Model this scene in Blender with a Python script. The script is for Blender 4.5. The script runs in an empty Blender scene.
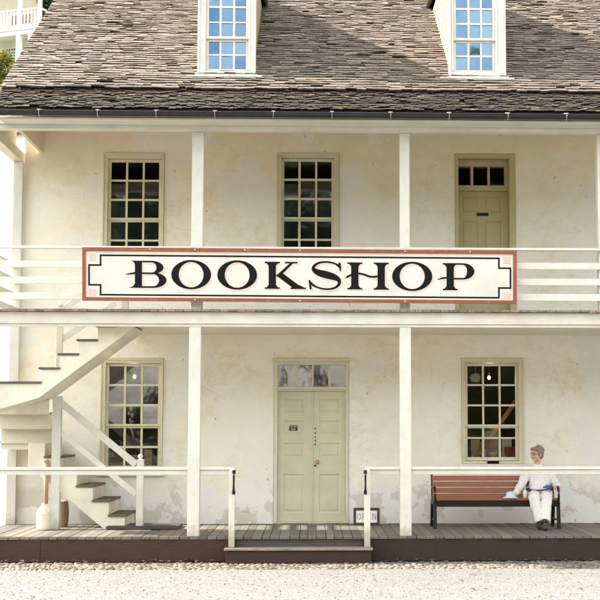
import bpy, bmesh, math, random
from mathutils import Vector, Matrix
random.seed(7)
R = math.radians
scene = bpy.context.scene
COL = scene.collection

# ------------------------------------------------------------------ camera model
F_PX = 1370.0; X0 = 360.0; Y0 = 300.0
PITCH = math.atan(125/F_PX); YAW = R(2.0)
CAM = Vector((0, -19.1, 1.88))
FW = Vector((math.sin(YAW)*math.cos(PITCH), math.cos(YAW)*math.cos(PITCH), math.sin(PITCH)))
RT = Vector((math.cos(YAW), -math.sin(YAW), 0)); UP = RT.cross(FW)
def at(px, py, Y):
    """point of the vertical plane y=Y seen at photo position (px,py) of 600"""
    d = FW + RT*((px-X0)/F_PX) + UP*((Y0-py)/F_PX)
    return CAM + d*((Y-CAM.y)/d.y)
def rect(px0, px1, py0, py1, Y):
    cx, cy = (px0+px1)/2, (py0+py1)/2
    return at(px0, cy, Y).x, at(px1, cy, Y).x, at(cx, py1, Y).z, at(cx, py0, Y).z

cam_d = bpy.data.cameras.new('camera'); cam = bpy.data.objects.new('camera', cam_d); COL.objects.link(cam)
cam.location = CAM; cam.rotation_euler = (math.pi/2+PITCH, 0, -YAW)
cam_d.sensor_width = 36; cam_d.lens = 36*F_PX/600; cam_d.shift_x = (300-X0)/600
cam_d.clip_end = 3000; scene.camera = cam

# ------------------------------------------------------------------ mesh helpers
class MB:
    def __init__(s): s.v = []; s.f = []; s.c = []; s.tint = (1,1,1)
    def face(s, pts):
        i = len(s.v); s.v += [tuple(p) for p in pts]; s.f.append(tuple(range(i, i+len(pts)))); s.c.append(s.tint)
    def box(s, x0, x1, y0, y1, z0, z1):
        i = len(s.v)
        s.v += [(x0,y0,z0),(x1,y0,z0),(x1,y1,z0),(x0,y1,z0),(x0,y0,z1),(x1,y0,z1),(x1,y1,z1),(x0,y1,z1)]
        for f in ((0,3,2,1),(4,5,6,7),(0,1,5,4),(1,2,6,5),(2,3,7,6),(3,0,4,7)):
            s.f.append(tuple(i+k for k in f)); s.c.append(s.tint)
        return s
    def obox(s, c, ax, ay, az):
        """oriented box: centre and three half-axis vectors"""
        i = len(s.v); c = Vector(c)
        for sz in (-1,1):
            for sx, sy in ((-1,-1),(1,-1),(1,1),(-1,1)):
                s.v.append(tuple(c + Vector(ax)*sx + Vector(ay)*sy + Vector(az)*sz))
        for f in ((0,3,2,1),(4,5,6,7),(0,1,5,4),(1,2,6,5),(2,3,7,6),(3,0,4,7)):
            s.f.append(tuple(i+k for k in f)); s.c.append(s.tint)
        return s
    def bar(s, a, b, w, h, up=(0,0,1)):
        a = Vector(a); b = Vector(b); d = b-a; t = d.normalized()
        side = t.cross(Vector(up)).normalized(); u = side.cross(t)
        return s.obox((a+b)/2, d/2, side*w/2, u*h/2)
    def prism_y(s, poly, y0, y1):
        """poly of (x,z) counter-clockwise seen from the front (-y)"""
        n = len(poly); i = len(s.v)
        s.v += [(x,y0,z) for x,z in poly] + [(x,y1,z) for x,z in poly]
        s.f.append(tuple(i+k for k in range(n))); s.c.append(s.tint)
        s.f.append(tuple(i+n+k for k in reversed(range(n)))); s.c.append(s.tint)
        for k in range(n):
            m = (k+1) % n
            s.f.append((i+k, i+n+k, i+n+m, i+m)); s.c.append(s.tint)
        return s
    def prism_x(s, poly, x0, x1):
        n = len(poly); i = len(s.v)
        s.v += [(x0,y,z) for y,z in poly] + [(x1,y,z) for y,z in poly]
        s.f.append(tuple(i+k for k in range(n))); s.c.append(s.tint)
        s.f.append(tuple(i+n+k for k in reversed(range(n)))); s.c.append(s.tint)
        for k in range(n):
            m = (k+1) % n
            s.f.append((i+k, i+n+k, i+n+m, i+m)); s.c.append(s.tint)
        return s
    def tube(s, pts, r, n=10, cap=True):
        pts = [Vector(p) for p in pts]; rs = r if isinstance(r, (list,tuple)) else [r]*len(pts)
        rings = []
        up = Vector((0.13,0.31,0.94))
        for k, p in enumerate(pts):
            t = (pts[min(k+1,len(pts)-1)]-pts[max(k-1,0)]).normalized()
            a = t.cross(up); 
            if a.length < .1: a = t.cross(Vector((1,0,0)))
            a.normalize(); b = t.cross(a)
            i = len(s.v)
            for j in range(n):
                q = 2*math.pi*j/n
                s.v.append(tuple(p + a*math.cos(q)*rs[k] + b*math.sin(q)*rs[k]))
            rings.append(i)
        for k in range(len(pts)-1):
            for j in range(n):
                m = (j+1) % n
                s.f.append((rings[k]+j, rings[k]+m, rings[k+1]+m, rings[k+1]+j)); s.c.append(s.tint)
        if cap:
            s.f.append(tuple(rings[0]+j for j in reversed(range(n)))); s.c.append(s.tint)
            s.f.append(tuple(rings[-1]+j for j in range(n))); s.c.append(s.tint)
        return s
    def lathe(s, c, prof, n=20):
        c = Vector(c); rings = []
        for r, z in prof:
            i = len(s.v); rings.append(i)
            for j in range(n):
                q = 2*math.pi*j/n; s.v.append((c.x+r*math.cos(q), c.y+r*math.sin(q), c.z+z))
        for k in range(len(prof)-1):
            for j in range(n):
                m = (j+1) % n
                s.f.append((rings[k]+j, rings[k]+m, rings[k+1]+m, rings[k+1]+j)); s.c.append(s.tint)
        s.f.append(tuple(rings[0]+j for j in reversed(range(n)))); s.c.append(s.tint)
        s.f.append(tuple(rings[-1]+j for j in range(n))); s.c.append(s.tint)
        return s
    def ball(s, c, rx, ry=None, rz=None, mat3=None, n=14, m=9):
        ry = ry or rx; rz = rz or rx; c = Vector(c); i = len(s.v)
        for a in range(m+1):
            th = math.pi*a/m
            for b in range(n):
                ph = 2*math.pi*b/n
                p = Vector((rx*math.sin(th)*math.cos(ph), ry*math.sin(th)*math.sin(ph), rz*math.cos(th)))
                if mat3: p = mat3 @ p
                s.v.append(tuple(c+p))
        for a in range(m):
            for b in range(n):
                e = (b+1) % n
                s.f.append((i+a*n+b, i+(a+1)*n+b, i+(a+1)*n+e, i+a*n+e)); s.c.append(s.tint)
        return s
    def capsule(s, a, b, ra, rb, n=12):
        a = Vector(a); b = Vector(b)
        s.ball(a, ra, n=n, m=8); s.ball(b, rb, n=n, m=8); s.tube([a, b], [ra, rb], n=n)
        return s
    def mesh(s, name, off=Vector((0,0,0))):
        me = bpy.data.meshes.new(name)
        me.from_pydata([(x-off.x, y-off.y, z-off.z) for x,y,z in s.v], [], s.f)
        at_ = me.color_attributes.new('tint', 'FLOAT_COLOR', 'CORNER')
        k = 0; data = []
        for p, c in zip(s.f, s.c):
            for _ in p: data += [c[0], c[1], c[2], 1.0]
        at_.data.foreach_set('color', data)
        return me

def world_off(o):
    v = Vector((0,0,0))
    while o: v += o.location; o = o.parent
    return v
def link(name, me, m, parent, loc=None, bevel=0, smooth=False, seg=2):
    o = bpy.data.objects.new(name, me); COL.objects.link(o); o.parent = parent
    if loc is not None: o.location = loc
    if m: me.materials.append(m)
    if smooth: me.polygons.foreach_set('use_smooth', [True]*len(me.polygons))
    if bevel:
        b = o.modifiers.new('bevel', 'BEVEL'); b.width = bevel; b.segments = seg; b.limit_method = 'ANGLE'
        b.angle_limit = R(40)
    return o
def part(name, mb, m, parent, bevel=0, smooth=False):
    return link(name, mb.mesh(name, world_off(parent)), m, parent, None, bevel, smooth)
def solo(name, mb, m, bevel=0, smooth=False):
    xs = [v[0] for v in mb.v]; ys = [v[1] for v in mb.v]; zs = [v[2] for v in mb.v]
    loc = Vector(((min(xs)+max(xs))/2, (min(ys)+max(ys))/2, min(zs)))
    return link(name, mb.mesh(name, loc), m, None, loc, bevel, smooth)
def tag(o, label=None, cat=None, group=None, kind=None):
    if label: o['label'] = label
    if cat: o['category'] = cat
    if group: o['group'] = group
    if kind: o['kind'] = kind
    return o
def thing(name, loc, label, cat, group=None):
    o = bpy.data.objects.new(name, None); COL.objects.link(o); o.location = loc; o.empty_display_size = .2
    return tag(o, label, cat, group)
def bake(mb, voxel, smooth_it=4, name='body'):
    """one continuous skin over overlapping shapes (voxel remesh)"""
    me = mb.mesh('tmp'); o = bpy.data.objects.new('tmp', me); COL.objects.link(o)
    r = o.modifiers.new('r', 'REMESH'); r.mode = 'VOXEL'; r.voxel_size = voxel; r.use_smooth_shade = True
    s = o.modifiers.new('s', 'SMOOTH'); s.factor = .5; s.iterations = smooth_it
    dg = bpy.context.evaluated_depsgraph_get(); dg.update()
    out = bpy.data.meshes.new_from_object(o.evaluated_get(dg)); out.name = name
    bpy.data.objects.remove(o); bpy.data.meshes.remove(me)
    return out
def white_tint(me):
    me.materials.clear()
    if 'tint' in me.color_attributes: me.color_attributes.remove(me.color_attributes['tint'])
    a = me.color_attributes.new('tint', 'FLOAT_COLOR', 'CORNER')
    a.data.foreach_set('color', [1.0]*(4*len(me.loops)))
def baked(name, mb, m, parent, voxel, it=4):
    me = bake(mb, voxel, it, name); off = world_off(parent)
    for v in me.vertices: v.co -= off
    white_tint(me)
    return link(name, me, m, parent, None, 0, True)

# ------------------------------------------------------------------ materials
def new_mat(name):
    m = bpy.data.materials.new(name); m.use_nodes = True
    nt = m.node_tree; b = nt.nodes['Principled BSDF']
    return m, nt, b
def N(nt, kind, **kw):
    n = nt.nodes.new(kind)
    for k, v in kw.items():
        if k in n.inputs.keys(): n.inputs[k].default_value = v
        else: setattr(n, k, v)
    return n
def rgb(c): return (c[0], c[1], c[2], 1)
def noise(nt, vec, scale, detail=4, rough=.6):
    n = N(nt, 'ShaderNodeTexNoise'); n.inputs['Scale'].default_value = scale
    n.inputs['Detail'].default_value = detail; n.inputs['Roughness'].default_value = rough
    nt.links.new(vec, n.inputs['Vector']); return n.outputs['Fac']
def ramp(nt, fac, stops):
    n = N(nt, 'ShaderNodeValToRGB'); cr = n.color_ramp
    while len(cr.elements) < len(stops): cr.elements.new(.5)
    for e, (p, c) in zip(cr.elements, stops):
        e.position = p; e.color = rgb(c) if not isinstance(c, (int,float)) else (c,c,c,1)
    nt.links.new(fac, n.inputs['Fac']); return n.outputs['Color']
def mix(nt, fac, a, b, mode='MIX'):
    n = N(nt, 'ShaderNodeMix', data_type='RGBA', blend_type=mode)
    for sock, v in ((n.inputs[0], fac), (n.inputs[6], a), (n.inputs[7], b)):
        if isinstance(v, (int,float)): sock.default_value = v
        elif isinstance(v, tuple): sock.default_value = rgb(v)
        else: nt.links.new(v, sock)
    return n.outputs[2]
def coords(nt, scale=(1,1,1)):
    g = N(nt, 'ShaderNodeNewGeometry'); mp = N(nt, 'ShaderNodeMapping'); mp.inputs['Scale'].default_value = scale
    nt.links.new(g.outputs['Position'], mp.inputs['Vector']); return mp.outputs['Vector']
def bump(nt, b, h, strength, dist=.01):
    n = N(nt, 'ShaderNodeBump'); n.inputs['Strength'].default_value = strength; n.inputs['Distance'].default_value = dist
    nt.links.new(h, n.inputs['Height']); nt.links.new(n.outputs['Normal'], b.inputs['Normal'])
def tinted(nt, col):
    a = N(nt, 'ShaderNodeVertexColor', layer_name='tint')
    return mix(nt, 1.0, col, a.outputs['Color'], 'MULTIPLY')

def paint(name, c, wear=None, rough=.55, amount=.35, grain=(6,6,6), bs=.25, foot=False):
    """brushed paint with grime blotches, hairline wear and a fine surface"""
    m, nt, b = new_mat(name)
    v = coords(nt); vs = coords(nt, grain)
    c2 = tuple(x*.84 for x in c)
    col = mix(nt, ramp(nt, noise(nt, v, 2.3, 6, .65), [(.35,0),(.7,1)]), c, c2)
    f = noise(nt, vs, 7, 6, .7)
    if wear:
        col = mix(nt, ramp(nt, f, [(.555,0),(.70,amount)]), col, wear)
    if foot:      # boot scuffs and splashed dirt with a ragged edge at the foot of the posts
        g = N(nt, 'ShaderNodeNewGeometry'); sx = N(nt, 'ShaderNodeSeparateXYZ'); nt.links.new(g.outputs['Position'], sx.inputs[0])
        wb = N(nt, 'ShaderNodeMath', operation='MULTIPLY_ADD'); nt.links.new(noise(nt, v, 9, 7, .7), wb.inputs[0]); wb.inputs[1].default_value = -.5; nt.links.new(sx.outputs['Z'], wb.inputs[2])
        col = mix(nt, ramp(nt, N_map(nt, wb.outputs[0], .05, .32), [(0,.75),(.6,.3),(.7,0)]), col, (.30,.25,.19))
    col = tinted(nt, col)
    nt.links.new(col, b.inputs['Base Color']); b.inputs['Roughness'].default_value = rough
    bump(nt, b, noise(nt, vs, 22, 5, .7), bs, .006)
    return m
def plain(name, c, rough=.5, metal=0, var=.15, scale=30, bs=.1):
    m, nt, b = new_mat(name); v = coords(nt)
    f = noise(nt, v, scale, 4)
    col = mix(nt, f, tuple(x*(1+var) for x in c), tuple(x*(1-var) for x in c))
    nt.links.new(tinted(nt, col), b.inputs['Base Color']); b.inputs['Roughness'].default_value = rough
    b.inputs['Metallic'].default_value = metal
    if bs: bump(nt, b, f, bs, .004)
    return m

def stucco():
    m, nt, b = new_mat('old_limewashed_stucco'); v = coords(nt)
    base = mix(nt, ramp(nt, noise(nt, v, 1.1, 6, .62), [(.36,0),(.64,1)]), (.90,.875,.80), (.87,.82,.70))
    # ochre weathering, streaky
    st = noise(nt, coords(nt, (1,1,1.5)), 4.2, 12, .82)
    zone = ramp(nt, noise(nt, v, .85, 5, .6), [(.42,.12),(.60,1)])
    base = mix(nt, mix(nt, 1.0, ramp(nt, st, [(.47,0),(.70,.8)]), zone, 'MULTIPLY'), base, (.68,.51,.29))
    # thin rusty runs down the plaster
    runs = ramp(nt, noise(nt, coords(nt, (7,7,.55)), 1.6, 7, .65), [(.60,0),(.72,.45)])
    base = mix(nt, mix(nt, 1.0, runs, ramp(nt, noise(nt, v, 1.4, 4), [(.45,0),(.6,1)]), 'MULTIPLY'), base, (.63,.45,.25))
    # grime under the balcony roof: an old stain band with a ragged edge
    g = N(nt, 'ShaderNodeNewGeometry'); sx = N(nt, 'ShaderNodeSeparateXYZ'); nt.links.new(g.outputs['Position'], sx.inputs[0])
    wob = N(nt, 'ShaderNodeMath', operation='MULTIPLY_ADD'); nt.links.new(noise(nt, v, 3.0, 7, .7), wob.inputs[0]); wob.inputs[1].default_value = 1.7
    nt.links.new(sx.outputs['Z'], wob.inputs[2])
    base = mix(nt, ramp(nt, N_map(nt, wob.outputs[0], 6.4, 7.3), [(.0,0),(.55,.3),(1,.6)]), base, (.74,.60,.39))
    # repair patches of cooler plaster with hard ragged edges
    pn = noise(nt, v, .75, 9, .58)
    base = mix(nt, ramp(nt, pn, [(.555,0),(.562,.6),(.75,.6)]), base, (.83,.825,.805))
    # damp grey foot of the wall
    w2 = N(nt, 'ShaderNodeMath', operation='MULTIPLY_ADD'); nt.links.new(noise(nt, v, 2.2, 8, .68), w2.inputs[0]); w2.inputs[1].default_value = 1.5
    nt.links.new(sx.outputs['Z'], w2.inputs[2])
    foot = N_map(nt, w2.outputs[0], .95, 2.5)
    base = mix(nt, ramp(nt, foot, [(0,.8),(.40,.75),(.47,0)]), base, (.82,.815,.80))
    pp = mix(nt, 1.0, ramp(nt, noise(nt, v, 1.55, 9, .55), [(.525,0),(.532,.85)]), ramp(nt, foot, [(.40,1),(.52,0)]), 'MULTIPLY')
    base = mix(nt, pp, base, (.66,.60,.535))
    # small spots where plaster is lost
    base = mix(nt, ramp(nt, noise(nt, v, 9, 5, .6), [(.69,0),(.72,.7)]), base, (.40,.25,.12))
    # hairline cracks
    vo = N(nt, 'ShaderNodeTexVoronoi', feature='DISTANCE_TO_EDGE'); vo.inputs['Scale'].default_value = 1.3
    wv = N(nt, 'ShaderNodeMix', data_type='VECTOR'); wv.inputs[0].default_value = .22
    nz = N(nt, 'ShaderNodeTexNoise'); nz.inputs['Scale'].default_value = 2.2; nz.inputs['Detail'].default_value = 6
    nt.links.new(v, nz.inputs['Vector']); nt.links.new(coords(nt, (1,1,.8)), wv.inputs[4]); nt.links.new(nz.outputs['Color'], wv.inputs[5])
    nt.links.new(wv.outputs[1], vo.inputs['Vector'])
    msk = ramp(nt, noise(nt, v, .9, 3), [(.55,0),(.66,.4)])
    cr = mix(nt, 1.0, ramp(nt, vo.outputs['Distance'], [(0,1),(.006,0)]), msk, 'MULTIPLY')
    base = mix(nt, cr, base, (.42,.31,.2))
    nt.links.new(base, b.inputs['Base Color']); b.inputs['Roughness'].default_value = .92
    h = mix(nt, .5, noise(nt, v, 5, 8, .6), noise(nt, v, 45, 6, .7))
    h = mix(nt, .25, h, pn)
    bump(nt, b, h, .8, .045)
    return m
def N_map(nt, val, a, b_):
    n = N(nt, 'ShaderNodeMapRange'); n.inputs['From Min'].default_value = a; n.inputs['From Max'].default_value = b_
    nt.links.new(val, n.inputs['Value']); return n.outputs['Result']

def wood(name, c1, c2, grain=(1,1,1), rough=.75, bs=.4):
    m, nt, b = new_mat(name); v = coords(nt, grain)
    f = noise(nt, v, 6, 8, .7)
    col = mix(nt, ramp(nt, f, [(.3,0),(.7,1)]), c1, c2)
    col = mix(nt, ramp(nt, noise(nt, coords(nt), 1.7, 6), [(.5,0),(.75,.5)]), col, tuple(x*.55 for x in c1))
    nt.links.new(tinted(nt, col), b.inputs['Base Color']); b.inputs['Roughness'].default_value = rough
    bump(nt, b, f, bs, .008)
    return m
def shingle_mat(name, c1, c2, moss=None, mossamt=.0):
    m, nt, b = new_mat(name); v = coords(nt, (9,1,1))
    f = noise(nt, v, 5, 7, .7)
    col = mix(nt, ramp(nt, f, [(.3,0),(.7,1)]), c1, c2)
    if moss:
        col = mix(nt, ramp(nt, noise(nt, coords(nt), 5, 7, .7), [(.45,0),(.62,mossamt)]), col, moss)
    nt.links.new(tinted(nt, col), b.inputs['Base Color']); b.inputs['Roughness'].default_value = .85
    bump(nt, b, f, .5, .012); return m
def glass(name='old_window_glass', ior=2.0, gc=(1,1,1)):
    m = bpy.data.materials.new(name); m.use_nodes = True; nt = m.node_tree; nt.nodes.clear()
    out = N(nt, 'ShaderNodeOutputMaterial'); mx = N(nt, 'ShaderNodeMixShader')
    tr = N(nt, 'ShaderNodeBsdfTransparent'); tr.inputs['Color'].default_value = (.86,.88,.86,1)
    gl = N(nt, 'ShaderNodeBsdfGlossy'); gl.inputs['Roughness'].default_value = .045
    fr = N(nt, 'ShaderNodeFresnel'); fr.inputs['IOR'].default_value = ior; gl.inputs['Color'].default_value = rgb(gc)
    bp = N(nt, 'ShaderNodeBump'); bp.inputs['Strength'].default_value = .16; bp.inputs['Distance'].default_value = .012
    nt.links.new(noise(nt, coords(nt), 3.2, 2, .5), bp.inputs['Height'])
    nt.links.new(bp.outputs['Normal'], gl.inputs['Normal'])
    nt.links.new(fr.outputs[0], mx.inputs[0]); nt.links.new(tr.outputs[0], mx.inputs[1]); nt.links.new(gl.outputs[0], mx.inputs[2])
    nt.links.new(mx.outputs[0], out.inputs['Surface']); return m
def emit(name, c, s):
    m, nt, b = new_mat(name); b.inputs['Base Color'].default_value = rgb(c)
    b.inputs['Emission Color'].default_value = rgb(c); b.inputs['Emission Strength'].default_value = s; return m

M = {}
M['stucco'] = stucco()
M['cream'] = paint('cream_painted_wood', (.72,.665,.52), (.42,.34,.22), .5, .45, (3,3,3))
M['post'] = paint('white_painted_posts', (.64,.62,.555), (.44,.39,.30), .5, .45, (3,3,1), foot=True)
M['rail'] = paint('white_rail_paint', (.655,.64,.58), (.42,.37,.28), .5, .5, (1,3,3))
M['fascia'] = paint('fascia_paint', (.65,.63,.565), (.43,.37,.27), .5, .5, (.7,3,3))
M['stairpaint'] = paint('stair_paint', (.73,.685,.56), (.44,.37,.25), .5, .4, (2,2,2))
M['frame'] = paint('olive_cream_frame_paint', (.67,.62,.475), (.38,.30,.17), .5, .5, (4,4,2))
M['sash'] = paint('sash_paint', (.70,.65,.49), (.42,.34,.2), .5, .3, (4,4,2))
M['sill'] = paint('white_sill_paint', (.80,.77,.70), (.5,.45,.36), .5, .3)
M['door'] = paint('sage_door_paint', (.62,.58,.435), (.45,.40,.26), .45, .35, (4,4,1.5), .18)
M['updoor'] = paint('tan_door_paint', (.50,.43,.255), (.3,.25,.14), .5, .35, (4,4,1.5), .18)
M['dormer'] = paint('dormer_white_paint', (.66,.645,.61), (.48,.45,.39), .5, .4)
M['cheek'] = paint('dormer_clapboard_paint', (.70,.65,.53), (.46,.4,.3), .5, .3, (1,1,3))
M['glass'] = glass(); M['dormerglass'] = glass('sky_tinted_dormer_glass', 3.0, (.42,.66,.95))  # dormer glass: blue of the mirrored sky is put into its gloss colour
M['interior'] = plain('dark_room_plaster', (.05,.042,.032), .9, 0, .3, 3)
M['shingle'] = shingle_mat('weathered_cedar_shingle', (.205,.163,.136), (.118,.092,.076))
M['shadedoldshingle'] = shingle_mat('shaded_mossy_shingle', (.046,.034,.023), (.022,.016,.011), (.055,.043,.024), .5)  # old moss, with shade also put into the dark colour
M['gutter'] = plain('tarnished_gutter_metal', (.022,.023,.023), .5, .3, .6, 6)
M['bracket'] = plain('galvanised_bracket', (.5,.49,.47), .5, .3)
M['deck'] = wood('weathered_deck_boards', (.165,.145,.125), (.095,.08,.07), (8,.8,1))
M['balconyboards'] = wood('balcony_floor_boards', (.30,.24,.19), (.12,.085,.065), (14,.8,1))
M['ceiling'] = paint('porch_ceiling_paint', (.82,.77,.63), (.5,.42,.3), .6, .4, (6,1,1))
M['brownfascia'] = wood('brown_stained_fascia', (.052,.026,.018), (.028,.016,.012), (.8,1,9), .9)
M['tread'] = wood('worn_stair_tread', (.15,.11,.09), (.08,.058,.048), (1,6,1))
M['stepgrey'] = wood('scuffed_dark_step', (.075,.07,.06), (.04,.037,.032), (.8,1,9), .6)
M['steptop'] = wood('worn_step_top', (.34,.29,.23), (.10,.085,.07), (.8,5,1), .6)
M['blackiron'] = plain('black_iron', (.014,.014,.015), .4, .5, .3, 30)
M['brass'] = plain('aged_brass', (.55,.36,.12), .35, 1.0)
M['black'] = plain('black_sign_paint', (.005,.0055,.0052), .7, 0, .3, 20, .05)
M['black'].node_tree.nodes['Principled BSDF'].inputs['Specular IOR Level'].default_value = .15
M['signcream'] = paint('cream_sign_panel', (.66,.625,.575), (.55,.49,.42), .5, .3, (1,1,1), .08)
M['signtan'] = plain('tan_sign_border', (.74,.62,.48), .5, 0, .06)
M['signred'] = paint('rust_red_sign_frame', (.235,.07,.035), (.45,.27,.17), .5, .35, (2,2,2))
M['signpink'] = plain('pale_pink_sign_paint', (.58,.43,.37), .5, 0, .06)
M['signshadow'] = plain('pale_peach_lettering_outline', (.58,.465,.41), .5, 0, .05)
M['benchwood'] = wood('red_brown_bench_slats', (.31,.10,.04), (.19,.06,.026), (1,8,8), .5, .2)
M['walnut'] = wood('dark_sign_frame_wood', (.075,.045,.03), (.04,.025,.018), (3,3,3), .5)
M['paper'] = plain('white_card', (.82,.80,.77), .6, 0, .04)
M['tanink'] = plain('faded_plaque_marks', (.52,.44,.33), .6, 0, .2, 60, 0); M['plaque'] = plain('dark_brown_plaque', (.035,.022,.014), .6, 0, .4, 60)
M['greyink'] = plain('grey_ink', (.16,.15,.14), .6, 0, .1)
M['crock'] = plain('glazed_stoneware', (.74,.67,.57), .35, 0, .12, 14)
M['stick'] = wood('pale_dasher_wood', (.46,.31,.20), (.33,.22,.14), (6,6,1))
M['keg'] = wood('tan_keg_wood', (.40,.30,.20), (.28,.2,.13), (4,4,1))

# ------------------------------------------------------------------ key dimensions
YW = 2.5                                   # face of the house wall
DECK = .35
XCOR = at(23, 250, YW).x                   # left corner of the house
XL = XCOR - .16                            # outer end of porch and balcony
XR = 8.2
zbt = at(300, 309.5, -.06).z               # balcony floor top
zbb = at(300, 327, 0).z                    # bottom of balcony fascia
zeb = at(300, 131, 0).z                    # bottom of the eave beam
YG = -.42
ze = at(300, 110.5, YG).z                  # eave edge
P1 = math.tan(R(44)); P2 = math.tan(R(33))
def solve_y(py, za, ya, tan):
    lo, hi = ya, ya+12
    for _ in range(60):
        mid = (lo+hi)/2
        if za + (mid-ya)*tan < at(300, py, mid).z: lo = mid
        else: hi = mid
    return lo
# the steep mossy, shade-coloured strip below, then the main slope
lo, hi = YG, YG+2
for _ in range(60):
    mid = (lo+hi)/2
    if ze+(mid-YG)*P1 < at(300, 91.5, mid).z: lo = mid
    else: hi = mid
YK = lo; zk = ze+(YK-YG)*P1
def roof_z(y): return zk + (y-YK)*P2
YRIDGE = 6.2
XRAKE = at(1, 90, YK).x

root = thing('bookshop_building', (2.0, YW, 0), 'two storey cream stucco shop with shingled roof, dormers and a front balcony', 'building')

# ------------------------------------------------------------------ walls with openings
def px_rect(px0, px1, py0, py1, Y=YW): return rect(px0, px1, py0, py1, Y)
OP = {}
OP['lowleft'] = px_rect(100, 163, 358, 472)
OP['lowright'] = px_rect(461.5, 524, 358, 464)
OP['upleft'] = px_rect(102.5, 164, 153, 268)
OP['upmid'] = px_rect(277, 339, 153, 268)
OP['door'] = list(px_rect(273.5, 349, 359.5, 523)); OP['door'][2] = DECK
OP['updoor'] = list(px_rect(455, 516, 153.5, 300)); OP['updoor'][2] = zbt
WTOP = roof_z(YW)-.12
def holed_wall(mb, x0, x1, z0, z1, holes, y0, y1):
    xs = sorted({x0, x1, *[h[0] for h in holes], *[h[1] for h in holes]})
    zs = sorted({z0, z1, *[h[2] for h in holes], *[h[3] for h in holes]})
    def solid(i, j):
        cx, cz = (xs[i]+xs[i+1])/2, (zs[j]+zs[j+1])/2
        return not any(h[0] < cx < h[1] and h[2] < cz < h[3] for h in holes)
    for i in range(len(xs)-1):
        for j in range(len(zs)-1):
            if solid(i, j):
                a, b_, c, d = xs[i], xs[i+1], zs[j], zs[j+1]
                mb.face([(a,y0,c),(b_,y0,c),(b_,y0,d),(a,y0,d)]); mb.face([(b_,y1,c),(a,y1,c),(a,y1,d),(b_,y1,d)])
    for h in holes:
        a, b_, c, d = h
        mb.face([(a,y0,c),(a,y0,d),(a,y1,d),(a,y1,c)]); mb.face([(b_,y0,c),(b_,y1,c),(b_,y1,d),(b_,y0,d)])
        mb.face([(a,y0,d),(b_,y0,d),(b_,y1,d),(a,y1,d)]); mb.face([(a,y0,c),(a,y1,c),(b_,y1,c),(b_,y0,c)])
w = MB()
holed_wall(w, XCOR, XR, 0, WTOP, list(OP.values()), YW, YW+.38)
w.box(XCOR, XCOR+.36, YW+.381, 10, 0, WTOP-.05)
w.box(XR-.36, XR, YW+.381, 10, 0, WTOP+.2)
w.box(XCOR, XR, 10.001, 10.3, 0, WTOP)
gz = roof_z(YRIDGE)-.14
w.prism_x([(YW, WTOP+.001), (10, WTOP+.201), (YRIDGE, gz)], XRAKE+.2, XRAKE+.5)
part('wall', w, M['stucco'], root)
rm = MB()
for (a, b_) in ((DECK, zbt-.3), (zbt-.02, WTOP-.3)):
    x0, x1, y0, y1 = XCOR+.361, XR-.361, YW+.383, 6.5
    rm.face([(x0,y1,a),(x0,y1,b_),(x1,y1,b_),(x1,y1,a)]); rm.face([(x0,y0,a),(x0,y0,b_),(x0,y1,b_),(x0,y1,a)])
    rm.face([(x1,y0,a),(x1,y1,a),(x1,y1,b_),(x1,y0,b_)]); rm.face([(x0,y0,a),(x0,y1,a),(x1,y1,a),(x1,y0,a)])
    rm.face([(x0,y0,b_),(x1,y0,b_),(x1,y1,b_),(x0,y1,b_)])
part('interior_wall', rm, M['interior'], root)

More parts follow.
